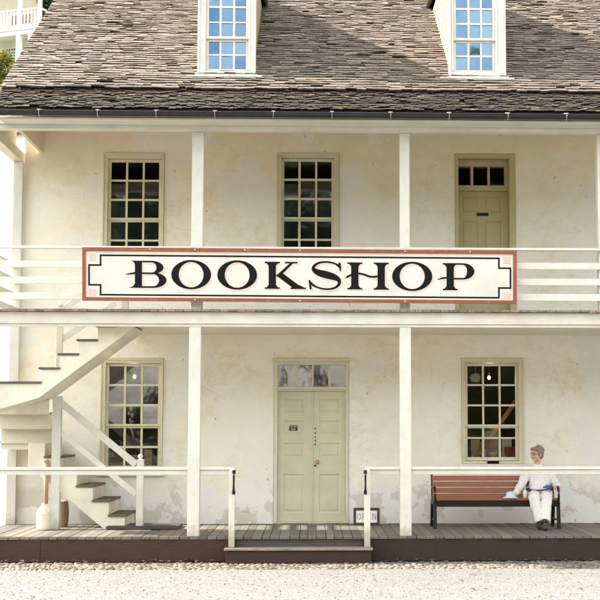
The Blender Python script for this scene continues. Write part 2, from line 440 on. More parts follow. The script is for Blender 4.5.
# ------------------------------------------------------------------ windows
def sash_window(key, cols, rows, meet, fw=(6.5,7,7,6), sill=None, Y=YW):
    """cols / rows: photo positions of the panes; casing fills the opening"""
    x0, x1, z0, z1 = OP[key]
    ex = [(at(a, (rows[0][0]+rows[-1][1])/2, Y).x, at(b_, (rows[0][0]+rows[-1][1])/2, Y).x) for a, b_ in cols]
    cxm = (cols[0][0]+cols[-1][1])/2
    ez = [(at(cxm, b_, Y).z, at(cxm, a, Y).z) for a, b_ in rows]
    gx0, gx1, gz0, gz1 = ex[0][0], ex[-1][1], ez[-1][0], ez[0][1]
    st = .045
    ix0, ix1, iz0, iz1 = gx0-st, gx1+st, gz0-.06, gz1+.05
    y0, y1 = Y-.012, Y+.16
    c = MB(); e = .004
    c.box(x0+e, ix0, y0, y1, z0+e, z1-e); c.box(ix1, x1-e, y0, y1, z0+e, z1-e)
    c.box(ix0, ix1, y0+.002, y1, iz1, z1-e); c.box(ix0, ix1, y0+.002, y1, z0+e, iz0)
    # bead round the casing
    bd = .018
    c.box(x0+e, x1-e, y0-.014, y0-.0005, z1-e-bd*1.6, z1-e)
    c.box(x0+e, x0+e+bd, y0-.014, y0-.0005, z0+e, z1-e-bd*1.6-.001); c.box(x1-e-bd, x1-e, y0-.014, y0-.0005, z0+e, z1-e-bd*1.6-.001)
    win = part('window', c, M['frame'], root, .004)
    mi = next(i for i, r_ in enumerate(rows) if r_[0] > meet)
    def sash(rng, dy):
        s = MB(); zz0, zz1 = ez[rng[-1]][0], ez[rng[0]][1]
        a0 = zz0-(.055 if rng[-1] == len(rows)-1 else .034); a1 = zz1+(.045 if rng[0] == 0 else .034)
        ya, yb = Y+.05+dy, Y+.085+dy
        s.box(ix0, gx0, ya, yb, a0, a1); s.box(gx1, ix1, ya, yb, a0, a1)
        s.box(gx0, gx1, ya+.001, yb, zz1, a1); s.box(gx0, gx1, ya+.001, yb, a0, zz0)
        for i in range(len(ex)-1): s.box(ex[i][1], ex[i+1][0], ya+.003, yb-.002, zz0, zz1)
        for k in range(len(rng)-1):
            for (xa, xb) in ex: s.box(xa, xb, ya+.005, yb-.004, ez[rng[k+1]][1], ez[rng[k]][0])
        part('sash', s, M['sash'], win, .003)
        p = MB()
        for k in rng:
            for (xa, xb) in ex:
                # old glass: each pane sits a touch differently
                t1, t2 = random.uniform(-.0016,.0016), random.uniform(-.0016,.0016); yg = (ya+yb)/2+.004
                p.face([(xa,yg-t1-t2,ez[k][0]),(xb,yg+t1-t2,ez[k][0]),(xb,yg+t1+t2,ez[k][1]),(xa,yg-t1+t2,ez[k][1])])
        part('pane', p, M['glass'], win)
    sash(list(range(0, mi)), 0); sash(list(range(mi, len(rows))), .037)
    if sill:
        sx0, sx1, sz0, sz1 = sill
        part('sill', MB().box(sx0, sx1, Y-.07, Y-.0135, sz0, sz1), M['sill'], win, .006)
    return win
c3 = lambda a, b_, c, d, e, f: [(a,b_),(c,d),(e,f)]
x0, x1, z0, z1 = OP['lowleft']
sash_window('lowleft', c3(108,123,125.2,140,142.2,157.5), [(366.2,384),(386.2,404),(406.5,424),(428.3,446),(448.3,466)], 426, sill=(x0-.04, x1+.04, z0-.06, z0+.003))
x0, x1, z0, z1 = OP['lowright']
sash_window('lowright', c3(468,482.7,484.7,499.3,501.3,516), [(366,384),(386,404.3),(406.3,424.5),(428.3,437.2),(439,457.3)], 426, sill=(x0-.03, x1+.03, z0-.055, z0+.003))
x0, x1, z0, z1 = OP['upleft']
sash_window('upleft', c3(110.3,125,127.1,141.7,143.8,158.3), [(161.7,179),(181,198.3),(200.3,217.3),(221.3,238.7),(240.7,258)], 219)
sash_window('upmid', c3(284,298.2,300.5,315,317.2,331.5), [(161,178),(180.3,197.3),(199.5,216.7),(220.5,238),(240,257.5)], 219)

# ------------------------------------------------------------------ doors
def leaf(mb, x0, x1, z0, z1, y, panels):
    """door leaf with sunk panels: panels = list of (x0,x1,z0,z1)"""
    holes = panels; t = .045
    xs = sorted({x0, x1, *[h[0] for h in holes], *[h[1] for h in holes]}); zs = sorted({z0, z1, *[h[2] for h in holes], *[h[3] for h in holes]})
    for i in range(len(xs)-1):
        for j in range(len(zs)-1):
            cx, cz = (xs[i]+xs[i+1])/2, (zs[j]+zs[j+1])/2
            if not any(h[0] < cx < h[1] and h[2] < cz < h[3] for h in holes):
                mb.face([(xs[i],y,zs[j]),(xs[i+1],y,zs[j]),(xs[i+1],y,zs[j+1]),(xs[i],y,zs[j+1])])
    for a, b_, c, d in holes:
        s, dp = .022, .016
        o = [(a,y,c),(b_,y,c),(b_,y,d),(a,y,d)]; n = [(a+s,y+dp,c+s),(b_-s,y+dp,c+s),(b_-s,y+dp,d-s),(a+s,y+dp,d-s)]
        s2 = .05; q = [(a+s2,y+.006,c+s2),(b_-s2,y+.006,c+s2),(b_-s2,y+.006,d-s2),(a+s2,y+.006,d-s2)]
        for k in range(4):
            m_ = (k+1) % 4; mb.face([o[k], o[m_], n[m_], n[k]]); mb.face([n[k], n[m_], q[m_], q[k]])
        mb.face(q)
    mb.face([(x1,y+t,z0),(x0,y+t,z0),(x0,y+t,z1),(x1,y+t,z1)])
    mb.face([(x0,y,z0),(x0,y,z1),(x0,y+t,z1),(x0,y+t,z0)]); mb.face([(x1,y,z0),(x1,y+t,z0),(x1,y+t,z1),(x1,y,z1)])
    mb.face([(x0,y,z1),(x1,y,z1),(x1,y+t,z1),(x0,y+t,z1)]); mb.face([(x0,y,z0),(x0,y+t,z0),(x1,y+t,z0),(x1,y,z0)])
Y = YW
x0, x1, z0, z1 = OP['door']
zx = lambda py: at(312, py, Y).z
xx = lambda px: at(px, 440, Y).x
fr = MB(); e = .004
lx0, lx1 = xx(277.5), xx(345.7)
fr.box(x0+e, lx0, Y-.012, Y+.2, z0+e, z1-e); fr.box(lx1, x1-e, Y-.012, Y+.2, z0+e, z1-e)
fr.box(lx0, lx1, Y-.01, Y+.2, zx(365), z1-e)                       # head
fr.box(lx0, lx1, Y-.002, Y+.2, zx(391), zx(386.5))                 # transom bar
fr.box(x0-.02, x1+.02, Y-.04, Y-.0125, z1-.03, z1+.015)            # drip mould
fr.box(lx0-.03, lx1+.03, Y-.03, Y-.0125, zx(389), zx(387))
for a in (295.3, 311.6, 328.3): fr.box(xx(a), xx(a+1.9), Y+.03, Y+.1, zx(386.5), zx(365))
fr.box(lx0, xx(279), Y+.03, Y+.1, zx(386.5), zx(365)); fr.box(xx(344.3), lx1, Y+.03, Y+.1, zx(386.5), zx(365))
fr.box(lx0, lx1, Y-.005, Y+.2, z0+e, z0+.022)
door = part('door', fr, M['frame'], root, .004)
p = MB()
for a, b_ in ((279,295.3),(297.2,311.6),(313.5,328.3),(330.2,344.3)):
    t1, t2 = random.uniform(-.003,.003), random.uniform(-.003,.003)
    p.face([(xx(a),Y+.06-t1-t2,zx(386.5)),(xx(b_),Y+.06+t1-t2,zx(386.5)),(xx(b_),Y+.06+t1+t2,zx(365)),(xx(a),Y+.06-t1+t2,zx(365))])
part('transom_pane', p, M['glass'], door)
rowsP = [(399,413),(420.5,435),(443,457.3),(474,513)]
for a, b_, pa, pb in ((lx0+.003, xx(312)-.002, 283.3, 304.3), (xx(312)+.002, lx1-.003, 319, 340)):
    l = MB(); leaf(l, a, b_, z0+.026, zx(391)-.003, Y+.045, [(xx(pa), xx(pb), zx(d), zx(c)) for c, d in rowsP])
    part('door_leaf', l, M['door'], door, .002)
part('astragal', MB().box(xx(311.2), xx(312.9), Y+.03, Y+.0445, z0+.03, zx(391)-.01), M['door'], door, .003)
k = MB(); c = at(317.3, 462, Y+.02)
k.ball((c.x, Y-.02, c.z), .026, .02, .026); k.tube([(c.x,Y-.02,c.z),(c.x,Y+.044,c.z)], .011); k.tube([(c.x,Y+.036,c.z),(c.x,Y+.044,c.z)], .03)
part('knob', k, M['brass'], door, 0, True)
k = MB(); c = at(315.2, 465.5, Y+.04); k.tube([(c.x,Y+.03,c.z),(c.x,Y+.0445,c.z)], .016)
part('keyhole_plate', k, M['blackiron'], door)
a0, a1, b0, b1 = rect(289.3, 297.3, 425.3, 430.6, Y+.04)
pl = part('door_plaque', MB().box(a0, a1, Y+.038, Y+.0505, b0, b1), M['plaque'], door, .001)
tx = MB(); hh = (b1-b0); ww = a1-a0
for q in range(7): tx.box(a0+ww*(.06+.13*q), a0+ww*(.06+.13*q)+ww*(.085 if q % 3 else .05), Y+.0365, Y+.0379, b0+hh*.62, b0+hh*.88)
tx.box(a0+ww*.24, a0+ww*.50, Y+.0365, Y+.0379, b0+hh*.14, b0+hh*.42); tx.box(a0+ww*.56, a0+ww*.74, Y+.0365, Y+.0379, b0+hh*.14, b0+hh*.42)
part('door_plaque_marks', tx, M['tanink'], door)
for py in (428.5, 433, 437, 440.5, 444.5):
    c = at(315.3, py, Y+.04); part('lock_plate', MB().box(c.x-.010, c.x+.010, Y+.038, Y+.0445, c.z-.011, c.z+.011), M['plaque'], door, .002)

# upper door
x0, x1, z0, z1 = OP['updoor']
zx = lambda py: at(485, py, Y).z
xx = lambda px: at(px, 200, Y).x
fr = MB()
lx0, lx1 = xx(458.5), xx(509.5)
fr.box(x0+e, lx0, Y-.01, Y+.3, z0+e, z1-e); fr.box(lx1, x1-e, Y-.01, Y+.3, z0+e, z1-e)
fr.box(lx0, lx1, Y-.006, Y+.3, zx(158.5), z1-e)
fr.box(lx0, lx1, Y+.13, Y+.3, zx(189.5), zx(184))
fr.box(lx0, lx1, Y+.13, Y+.3, zx(165), zx(158.6))
for a, b_ in ((lx0,xx(459)),(xx(471.8),xx(474.5)),(xx(489),xx(491.3)),(xx(506),lx1)): fr.box(a, b_, Y+.14, Y+.28, zx(184), zx(165))
ud = part('door', fr, M['updoor'], root, .004)
p = MB()
for a, b_ in ((459,471.8),(474.5,489),(491.3,506)):
    p.face([(xx(a),Y+.2,zx(184)),(xx(b_),Y+.201,zx(184)),(xx(b_),Y+.2,zx(165)),(xx(a),Y+.199,zx(165))])
part('transom_pane', p, M['glass'], ud)
l = MB(); pz = lambda c, d: (zx(d), zx(c))
leaf(l, lx0+.003, lx1-.003, z0+.02, zx(189.5)-.003, Y+.17, [(xx(462),xx(479.5),*pz(195,211)),(xx(486),xx(504),*pz(195,211)),(xx(462),xx(479.5),*pz(219,252)),(xx(486),xx(504),*pz(219,252))])
part('door_leaf', l, M['updoor'], ud, .002)
a0, a1, b0, b1 = rect(476.5, 488.5, 213, 216, Y+.17)
part('door_latch', MB().box(a0, a1, Y+.15, Y+.1695, b0, b1), M['blackiron'], ud, .003)

# ------------------------------------------------------------------ roof
def shingles(mb, x0, x1, ya, za, tan, length, expo, tints, rough=1.0, wr_=(.08,.23), tk=(.018,.027)):
    ct = math.cos(math.atan(tan)); sn = math.sin(math.atan(tan)); rows = int(length/expo)
    T = Vector((0, ct, sn)); Nn = Vector((0, -sn, ct)); O = Vector((0, ya, za))
    for r_ in range(rows):
        x = x0 - random.uniform(0, .1); rowt = random.uniform(.8, 1.12); rl = random.uniform(-.008, .008)
        while x < x1:
            wd = random.uniform(*wr_); g = random.uniform(.001,.004)
            xa, xb = max(x, x0)+g, min(x+wd, x1+.02)
            d0 = r_*expo + random.gauss(0, .009)*rough + rl; d1 = (r_+1)*expo+.05
            lift = .036 + random.gauss(0, .0045)*rough
            q = random.random()
            if q < .03: lift += random.uniform(.008,.02)*rough
            if q > .965: d0 += random.uniform(.02, .06)
            th = random.uniform(*tk)
            tw = random.gauss(0, .003)*rough
            t = random.choice(tints); k = rowt*random.uniform(.88, 1.1); mb.tint = (t[0]*k, t[1]*k, t[2]*k)
            A = O+T*d0+Nn*(lift+tw)+Vector((xa,0,0)); B = O+T*d0+Nn*(lift-tw)+Vector((xb,0,0))
            C_ = O+T*d1+Nn*.012+Vector((xb,0,0)); D = O+T*d1+Nn*.012+Vector((xa,0,0))
            a, b_ = A-Nn*th, B-Nn*th
            if xb > xa+.01:
                mb.face([A,B,C_,D]); full = mb.tint; mb.tint = tuple(q_*.5 for q_ in full); mb.face([a,b_,B,A]); mb.tint = full; mb.face([a,A,D]); mb.face([B,b_,C_])
            x += wd
    mb.tint = (1,1,1)
slen = (YRIDGE-YK)/math.cos(math.atan(P2))
s = MB()
TN = [(1,1,1)]*4+[(1.1,1.08,1.06),(1.25,1.22,1.2),(.9,.89,.88),(.8,.78,.76),(1.04,1.0,.97),(.93,.91,.89),(.62,.59,.57)]
shingles(s, XRAKE, XR+.35, YK-.05, zk-.05*P2+.035, P2, slen+.05, .104, TN)
# sheathing below the shingles: gives the roof its thickness
yb_, zb_ = YRIDGE, roof_z(YRIDGE)
s.tint = (.8,.75,.7)
s.prism_x([(YK-.04, zk-.04*P2-.0), (YRIDGE, zb_), (YRIDGE+5, zb_-5*P2), (YRIDGE+5, zb_-5*P2-.12), (YRIDGE, zb_-.13), (YK-.04, zk-.04*P2-.12)], XRAKE+.01, XR+.33)
s.tint = (1,1,1)
part('roof', s, M['shingle'], root)
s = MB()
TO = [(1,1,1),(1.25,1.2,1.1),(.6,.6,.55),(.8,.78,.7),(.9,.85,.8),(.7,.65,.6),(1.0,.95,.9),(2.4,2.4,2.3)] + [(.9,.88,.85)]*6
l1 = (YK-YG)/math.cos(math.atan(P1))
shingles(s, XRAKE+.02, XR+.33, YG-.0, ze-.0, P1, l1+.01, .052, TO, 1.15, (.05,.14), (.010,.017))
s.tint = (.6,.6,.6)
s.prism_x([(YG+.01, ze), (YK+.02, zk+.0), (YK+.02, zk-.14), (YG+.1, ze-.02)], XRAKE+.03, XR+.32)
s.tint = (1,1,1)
part('eave_shingles', s, M['shadedoldshingle'], root)
# gutter: half round, with brackets
g = MB(); gc = at(300, 114.2, YG-.06); gr = .058; prof = []
for k_ in range(13):
    q = math.pi + math.pi*k_/12; prof.append((YG-.06+gr*math.cos(q), gc.z+.01+gr*math.sin(q)))
for k_ in range(12):
    q = 2*math.pi - math.pi*k_/11; prof.append((YG-.06+(gr-.008)*math.cos(q), gc.z+.012+(gr-.008)*math.sin(q)))
g.prism_x(prof, XRAKE-.02, XR+.3)
g.tube([(XRAKE-.02, YG-.06-gr, gc.z+.012), (XR+.3, YG-.06-gr, gc.z+.012)], .009, 8)
gut = part('gutter', g, M['gutter'], root)
px = 39.5
for k_ in range(16):
    X = at(39.5+58.5*k_, 115, YG-.06).x
    if X > XR: break
    bk = MB(); pts = [(X, YG-.06+(gr+.004)*math.cos(q), gc.z+.01+(gr+.004)*math.sin(q)) for q in [math.pi*.92 + math.pi*.6*j/6 for j in range(7)]]
    for a, b_ in zip(pts, pts[1:]): bk.bar(a, b_, .03, .006, (1,0,0))
    bk.bar((X, YG-.06-gr-.006, gc.z+.022), (X, YG+.05, gc.z+.055), .05, .022)
    part('bracket', bk, M['bracket'], gut)
# eave beam, frieze and soffit
f = MB(); zt = at(300, 119, -.2).z
f.box(XL-.02, XR, -.03, .13, zeb, at(300,126.5,-.03).z)
f.box(XL-.04, XR+.02, -.07, .11, at(300,126.5,-.03).z+.0005, at(300,120,-.07).z+.03)
f.box(XRAKE+.06, XR+.2, YG+.03, -.0705, at(300,118.5,YG).z-.03, at(300,118.5,YG).z+.0)
part('eave_beam', f, M['fascia'], root, .006)
f = MB(); f.box(XL-.02, XL+.14, .1305, YW+.1, zeb+.002, zeb+.16)
part('end_beam', f, M['cream'], root, .005)
# boarded ceiling of the upper porch, following the roof
f = MB(); f.prism_x([(.15, roof_z(.15)-.19), (YW-.004, roof_z(YW-.004)-.19), (YW-.004, roof_z(YW-.004)-.165), (.15, roof_z(.15)-.165)], XRAKE+.101, XR)
part('upper_porch_ceiling', f, M['ceiling'], root)
# boarded underside of the porch roof at the end gable
f = MB(); f.prism_x([(.131, zeb+.163), (YW+.0, zeb+.163), (YW+.0, roof_z(YW)-.14), (.131, roof_z(.131)-.14)], XRAKE+.05, XRAKE+.10)
part('gable_boarding', f, M['cream'], root)

f = MB(); zcap = zeb+.62
f.prism_x([(.131, zeb+.163), (YW-.125, zeb+.163), (YW-.125, zcap), (.131+.25, zcap), (.131, min(zcap, roof_z(.131)-.2))], XL+.005, XL+.045)
f.box(XL+.005, XRAKE+.045, .132, YW-.126, zcap+.001, zcap+.03)  # unseen cap added to keep sun off the porch end
part('end_boarding_sun_cap', f, M['cream'], root)
# ------------------------------------------------------------------ dormers
def dormer(px, glx, rows, meet):
    pa, pb = px
    Yd = solve_y(77.5, zk, YK, P2); zr = roof_z(Yd)
    X = lambda p_: at(p_, 30, Yd).x
    Z = lambda q: at((pa+pb)/2, q, Yd).z
    xa, xb = X(pa), X(pb); zbase = zr+.02; ztop = zr+1.95
    ywall = Yd
    cx = (xa+xb)/2
    wl = MB()
    # clapboard cheeks reaching back into the roof
    yback = Yd+1.97/P2
    for sgn, xo in ((-1, xa+.035), (1, xb-.035)):
        n = 19
        for k_ in range(n):
            za, zc = zr+1.95*k_/n, zr+1.95*(k_+1)/n
            y_end = YK+(zc-zk)/P2+.05
            o1 = .016
            xi = xo-sgn*.08
            pts = [(xo+sgn*o1, za), (xo, zc)]
            wl.face([(xo+sgn*o1, ywall+.03, za),(xo+sgn*o1, y_end, za),(xo, y_end, zc),(xo, ywall+.03, zc)] if sgn > 0 else
                    [(xo+sgn*o1, y_end, za),(xo+sgn*o1, ywall+.03, za),(xo, ywall+.03, zc),(xo, y_end, zc)])
            wl.face([(xo, ywall+.03, za),(xo+sgn*o1, ywall+.03, za),(xo+sgn*o1, y_end, za),(xo, y_end, za)])
    wl.box(xa+.04, xb-.04, ywall+.5, ywall+.55, zr-.3, ztop)     # back board that keeps the attic dark
    d = part('dormer', wl, M['cheek'], root)
    gx0, gx1 = X(glx[0][0]), X(glx[-1][1]); gz0, gz1 = Z(rows[-1][1]), Z(rows[0][0])
    fr = MB()
    fr.box(xa, gx0-.04, ywall-.03, ywall+.06, zbase, ztop); fr.box(gx1+.04, xb, ywall-.03, ywall+.06, zbase, ztop)
    fr.box(gx0-.04, gx1+.04, ywall-.028, ywall+.06, gz1+.04, ztop); fr.box(gx0-.04, gx1+.04, ywall-.028, ywall+.06, zbase, gz0-.045)
    fr.box(xa+.005, xa+.03, ywall-.045, ywall-.0305, zbase, ztop); fr.box(xb-.03, xb-.005, ywall-.045, ywall-.0305, zbase, ztop)
    fr.box(gx0-.065, gx0-.045, ywall-.042, ywall-.0305, gz0-.04, gz1+.03); fr.box(gx1+.045, gx1+.065, ywall-.042, ywall-.0305, gz0-.04, gz1+.03)
    fr.box(xa-.03, xb+.03, ywall-.09, ywall+.0, zbase-.045, zbase-.0005)
    part('window_casing', fr, M['dormer'], d, .004)
    sh = MB(); ya, yb2 = ywall+.0, ywall+.04
    mi = next(i for i, r_ in enumerate(rows) if r_[0] > meet)
    for rng, dy in ((range(0, mi), 0), (range(mi, len(rows)), .042)):
        rng = list(rng); zz0, zz1 = Z(rows[rng[-1]][1]), Z(rows[rng[0]][0])
        sh.box(gx0-.04, gx0, ya+dy, yb2+dy, zz0-.04, zz1+.036); sh.box(gx1, gx1+.04, ya+dy, yb2+dy, zz0-.04, zz1+.036)
        sh.box(gx0, gx1, ya+dy+.001, yb2+dy, zz0-.04 if rng[-1] == len(rows)-1 else zz0-.036, zz0); sh.box(gx0, gx1, ya+dy+.001, yb2+dy, zz1, zz1+.036)
        for i in range(2): sh.box(X(glx[i][1]), X(glx[i+1][0]), ya+dy+.004, yb2+dy-.002, zz0, zz1)
        for q in range(len(rng)-1):
            for a, b_ in glx: sh.box(X(a), X(b_), ya+dy+.006, yb2+dy-.004, Z(rows[rng[q+1]][0]), Z(rows[rng[q]][1]))
        pn = MB()
        for q in rng:
            for a, b_ in glx:
                t1, t2 = random.uniform(-.006,.006), random.uniform(-.006,.006); yg = ya+dy+.02
                pn.face([(X(a),yg-t1-t2,Z(rows[q][1])),(X(b_),yg+t1-t2,Z(rows[q][1])),(X(b_),yg+t1+t2,Z(rows[q][0])),(X(a),yg-t1+t2,Z(rows[q][0]))])
        part('pane', pn, M['dormerglass'], d)
    part('sash', sh, M['dormer'], d, .003)
    # gabled roof with a small overhang, dark edge
    rf = MB(); ov = .04; zt_ = ztop; rise = .62; yr = Yd+3.6
    for sgn in (-1, 1):
        xo = (xa-ov) if sgn < 0 else (xb+ov)
        n = Vector((sgn*rise, 0, (xb-xa)/2+ov)).normalized()*.045
        A = Vector((xo, Yd-.12, zt_-.0)); B = Vector((cx, Yd-.12, zt_+rise))
        rf.obox((A+B)/2+Vector((0,(yr-Yd+.12)/2,0))+n*.5, (B-A)/2, Vector((0,(yr-Yd+.12)/2,0)), n/2)
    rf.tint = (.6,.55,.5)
    part('dormer_roof', rf, M['shadedoldshingle'], d)
    gb = MB(); gb.prism_y([(xa, ztop+.001), (xb, ztop+.001), (cx, ztop+rise-.04)], ywall-.02, ywall+.04)
    part('gable', gb, M['dormer'], d)
    # flashing along the cheek, and the apron strip below
    fl = MB(); fl.box(xa-.14, xb+.1, ywall-.17, ywall-.092, roof_z(ywall-.13)+.045, roof_z(ywall-.13)+.065)
    part('apron_strip', fl, M['dormer'], d, .003)
    fl = MB()
    for xo in (xa+.0, xb-.0):
        fl.bar((xo, Yd+.1, roof_z(Yd+.1)+.045), (xo, yback+.1, roof_z(yback+.1)+.05), .07, .012)
    part('flashing', fl, M['gutter'], d)
    return d
dormer((198,256), c3(209,219.5,221.5,233,235,246), [(-8.5,6),(8,21.5),(23,36.3),(41,53.3),(55,68.3)], 38.5)
dormer((448.5,505.5), c3(456,467.5,469.7,480.3,482,492.3), [(-8.5,8),(10,23),(25,38),(42.5,54.5),(56.5,69.5)], 40)

# ------------------------------------------------------------------ balcony and porch structure
YS0, YS1 = .30, 1.36                        # the upper stair flight lies between these
XWELL = at(112, 320, .3).x                  # end of the stair opening in the balcony floor
bf = MB()
x = XL-.05
while x < XR:
    wd = random.uniform(.1,.14); k_ = random.uniform(.7,1.3); bf.tint = (k_,k_,k_)
    yend = YW-.004 if x > XWELL else YS0-.04
    bf.box(x, x+wd-.006, -.075+random.uniform(-.02,.015), yend, zbt-.03+random.uniform(-.003,.002), zbt+random.uniform(-.003,.003)); x += wd
part('balcony_floor', bf, M['balconyboards'], root)
f = MB(); zmid = at(300, 323.2, 0).z
f.box(XL-.03, XR, 0, .07, zmid+.001, zbt-.034); f.box(XL-.03, XR, .012, .075, zbb, zmid)
f.box(XL-.03, XR, -.014, -.0005, zmid-.01, zmid+.012)
part('balcony_fascia', f, M['fascia'], root, .004)
f = MB(); zc = zbb+.055
f.box(XWELL, XR, .08, YW-.003, zc, zc+.02)
for k_ in range(30):
    xq = XWELL+.05+k_*.33
    if xq < XR: f.box(xq, xq+.003, .081, YW-.004, zc-.002, zc-.0002)
f.box(XL, XWELL-.001, .08, YS0-.04, zc, zc+.02)
f.box(XWELL-.03, XWELL-.0005, YS0-.03, YW-.01, zc, zbt-.035)
part('porch_ceiling', f, M['ceiling'], root)
# posts
def post(pxa, pxb, pya, pyb, z0_, z1_, y0_=.03):
    X0_, X1_, _, _ = rect(pxa, pxb, pya, pyb, y0_); wdt = X1_-X0_
    mb = MB(); mb.box(X0_, X1_, y0_, y0_+wdt*.95, z0_, z1_)
    return part('porch_post', mb, M['post'], root, .008)
for a, b_ in ((188,200),(400,411.3)): post(a, b_, 340, 520, DECK, zbb-.002, .015)
for a, b_ in ((191.6,203.2),(399.8,409.6),(597.8,608.5)): post(a, b_, 150, 240, zbt+.002, zeb-.002, .09)
X0_ = at(613, 400, .02).x
part('porch_post', MB().box(X0_, X0_+.16, .015, .165, DECK, zbb-.002), M['post'], root, .008)
part('porch_post', MB().box(XL, XL+.15, .015, .165, DECK, zbb-.002), M['post'], root, .008)
part('porch_post', MB().box(XL, XL+.15, .09, .24, zbt+.002, zeb), M['post'], root, .008)
# end posts standing against the house corner
part('porch_post', MB().box(XCOR-.155, XCOR-.003, YW-.12, YW+.03, DECK, zbt-.04), M['post'], root, .008)
part('porch_post', MB().box(XCOR-.155, XCOR-.003, YW-.12, YW+.03, zbt-.03, zeb-.002), M['post'], root, .008)
# balcony railing: cap rail and three boards along the front, the same round the end
def rails(name, x0_, x1_, y_):
    mb = MB(); zt_ = at(300, 247.3, y_).z
    mb.box(x0_, x1_, y_-.05, y_+.05, zt_-.035, zt_)
    for a, b_ in ((261.8,268.5),(277.8,284.6),(293.3,300.3)):
        mb.box(x0_, x1_, y_-.014, y_+.014, at(300,b_,y_).z, at(300,a,y_).z)
    return part(name, mb, M['rail'], root, .004)
rails('balcony_railing', XL-.02, XR, .06)
mb = MB(); zt_ = at(300, 247.3, .06).z
mb.box(XL+.03, XL+.12, .25, YW-.125, zt_-.035, zt_)
for a, b_ in ((261.8,268.5),(277.8,284.6),(293.3,300.3)):
    mb.box(XL+.06, XL+.09, .25, YW-.125, at(300,b_,.06).z, at(300,a,.06).z)
part('balcony_railing', mb, M['rail'], root, .004)

# ------------------------------------------------------------------ porch deck
dk = thing('porch_deck', (1.5, 1.2, 0), 'long low boardwalk of grey weathered planks with brown front along the shop', 'porch')
d = MB(); x = XL-.9
while x < XR+.5:
    wd = random.uniform(.11,.15); k_ = random.uniform(.75,1.25); d.tint = (k_, k_*random.uniform(.95,1.02), k_*random.uniform(.9,1.02))
    y_ = -.012+random.uniform(-.018,.014)
    d.box(x, x+wd-random.uniform(.004,.009), y_, YW-.004, DECK-.035, DECK+random.uniform(-.004,.003)); x += wd
part('planking', d, M['deck'], dk, .003)
xs0, xs1 = at(236, 540, 0).x, at(363.5, 540, 0).x
f = MB(); f.tint = (1.25,1.15,1.05)
xj = at(41, 550, .03).x
f.box(XL-.9, xj-.004, .004, .05, .012, DECK-.037); f.box(xj, xs0, .0, .05, .012, DECK-.037)
f.tint = (.8,.85,.9); f.box(xs1, at(640,540,0).x, .0, .05, .012, DECK-.037); f.box(at(640,540,0).x+.004, XR+.5, .0, .05, .012, DECK-.037)
f.tint = (1,1,1)
f.box(XL-.9, XR+.5, .3, .35, .01, DECK-.037)
part('deck_front', f, M['brownfascia'], dk, .004)
f = MB(); f.box(xs0+.004, xs1-.004, .03, .07, .05, DECK-.037); part('step_riser', f, M['stepgrey'], dk, .003)

st = thing('entrance_step', (at(300,550,-.15).x, -.15, 0), 'single worn wooden step in front of the double door', 'step')
ys = -.27; zst = at(298, 548.6, ys).z
f = MB(); f.box(at(224,548,ys).x, at(373,548,ys).x, ys, .028, zst-.028, zst); part('tread', f, M['steptop'], st, .004)
f = MB(); f.box(at(226,555,ys).x, at(371,555,ys).x, ys+.03, ys+.07, .006, zst-.029); part('riser', f, M['brownfascia'], st, .003)

# ------------------------------------------------------------------ lower railings with the gate posts
def low_railing(label, xa, xb, gate_x, flip):
    t = thing('porch_railing', ((xa+xb)/2, .05, DECK), label, 'railing', 'railings along the porch edge')
    zt_ = at(300, 467, .06).z
    lp = 0
    cuts = sorted([rect(188,200,340,520,.015)[:2], rect(400,411.3,340,520,.015)[:2], (X0_, X0_+.16), (XL, XL+.15)])
    seg = []; cur = xa
    for a, b_ in cuts:
        if a > cur and a < xb: seg.append((cur, a-.001))
        if b_ > cur and a < xb: cur = b_+.001
    if cur < xb: seg.append((cur, xb))
    r_ = MB()
    for a, b_ in seg:
        r_.box(a, b_, .035, .145, zt_-.038, zt_); r_.box(a, b_, .06, .115, zt_-.105, zt_-.0385)
    part('rail', r_, M['rail'], t, .005)
    g0, g1 = at(gate_x-3.0, 510, -.09).x, at(gate_x+3.0, 510, -.09).x
    p_ = MB(); p_.box(g0, g1, -.13, -.045, zst+.002, at(gate_x, 470.3, -.09).z)
    pp = part('post', p_, M['post'], t, .006)
    # short return from the rail end to the gate post
    r2 = MB(); cx = (g0+g1)/2; r2.box(min(cx-.03,xb) if flip < 0 else cx-.03, cx+.03, -.044, .15, zt_-.1, zt_-.02)
    part('rail_return', r2, M['rail'], t, .004)
    h = MB(); hx = cx+flip*.028
    za, zb2 = at(gate_x, 494, -.15).z, at(gate_x, 470.5, -.15).z
    h.tube([(hx, -.131, zb2-.012), (hx, -.175, zb2-.03), (hx, -.19, zb2-.07), (hx, -.178, (za+zb2)/2), (hx, -.19, za+.07), (hx, -.175, za+.03), (hx, -.131, za+.01)], [.017,.017,.015,.013,.015,.017,.017], 10)
    h.box(hx-.022, hx+.022, -.140, -.1305, zb2-.045, zb2+.005); h.box(hx-.022, hx+.022, -.140, -.1305, za-.005, za+.045)
    part('grab_handle', h, M['blackiron'], t, 0, True)
xg = at(232, 480, .05).x; xh = at(367, 480, .05).x
low_railing('white porch railing on the staircase side, ending in a gate post with black handle', XL-.0, xg+.03, 231.8, 1)
low_railing('white porch railing in front of the bench, starting at a gate post with black handle', xh-.03, X0_+1.5, 367.2, -1)

# ------------------------------------------------------------------ outdoor staircase (lower, middle, upper flight)
stt = thing('outdoor_staircase', (at(90,520,1.5).x, 1.5, DECK), 'cream wooden outdoor staircase turning back on itself up to the balcony', 'staircase')
YB0, YB1 = 1.40, YW-.02                     # lower flight, along the wall
rise1 = .215
xr0 = at(125, 515, YB0).x; run1 = 16.0/67.1
zl = [DECK+rise1*k_ for k_ in range(11)]    # zl[10] = front landing
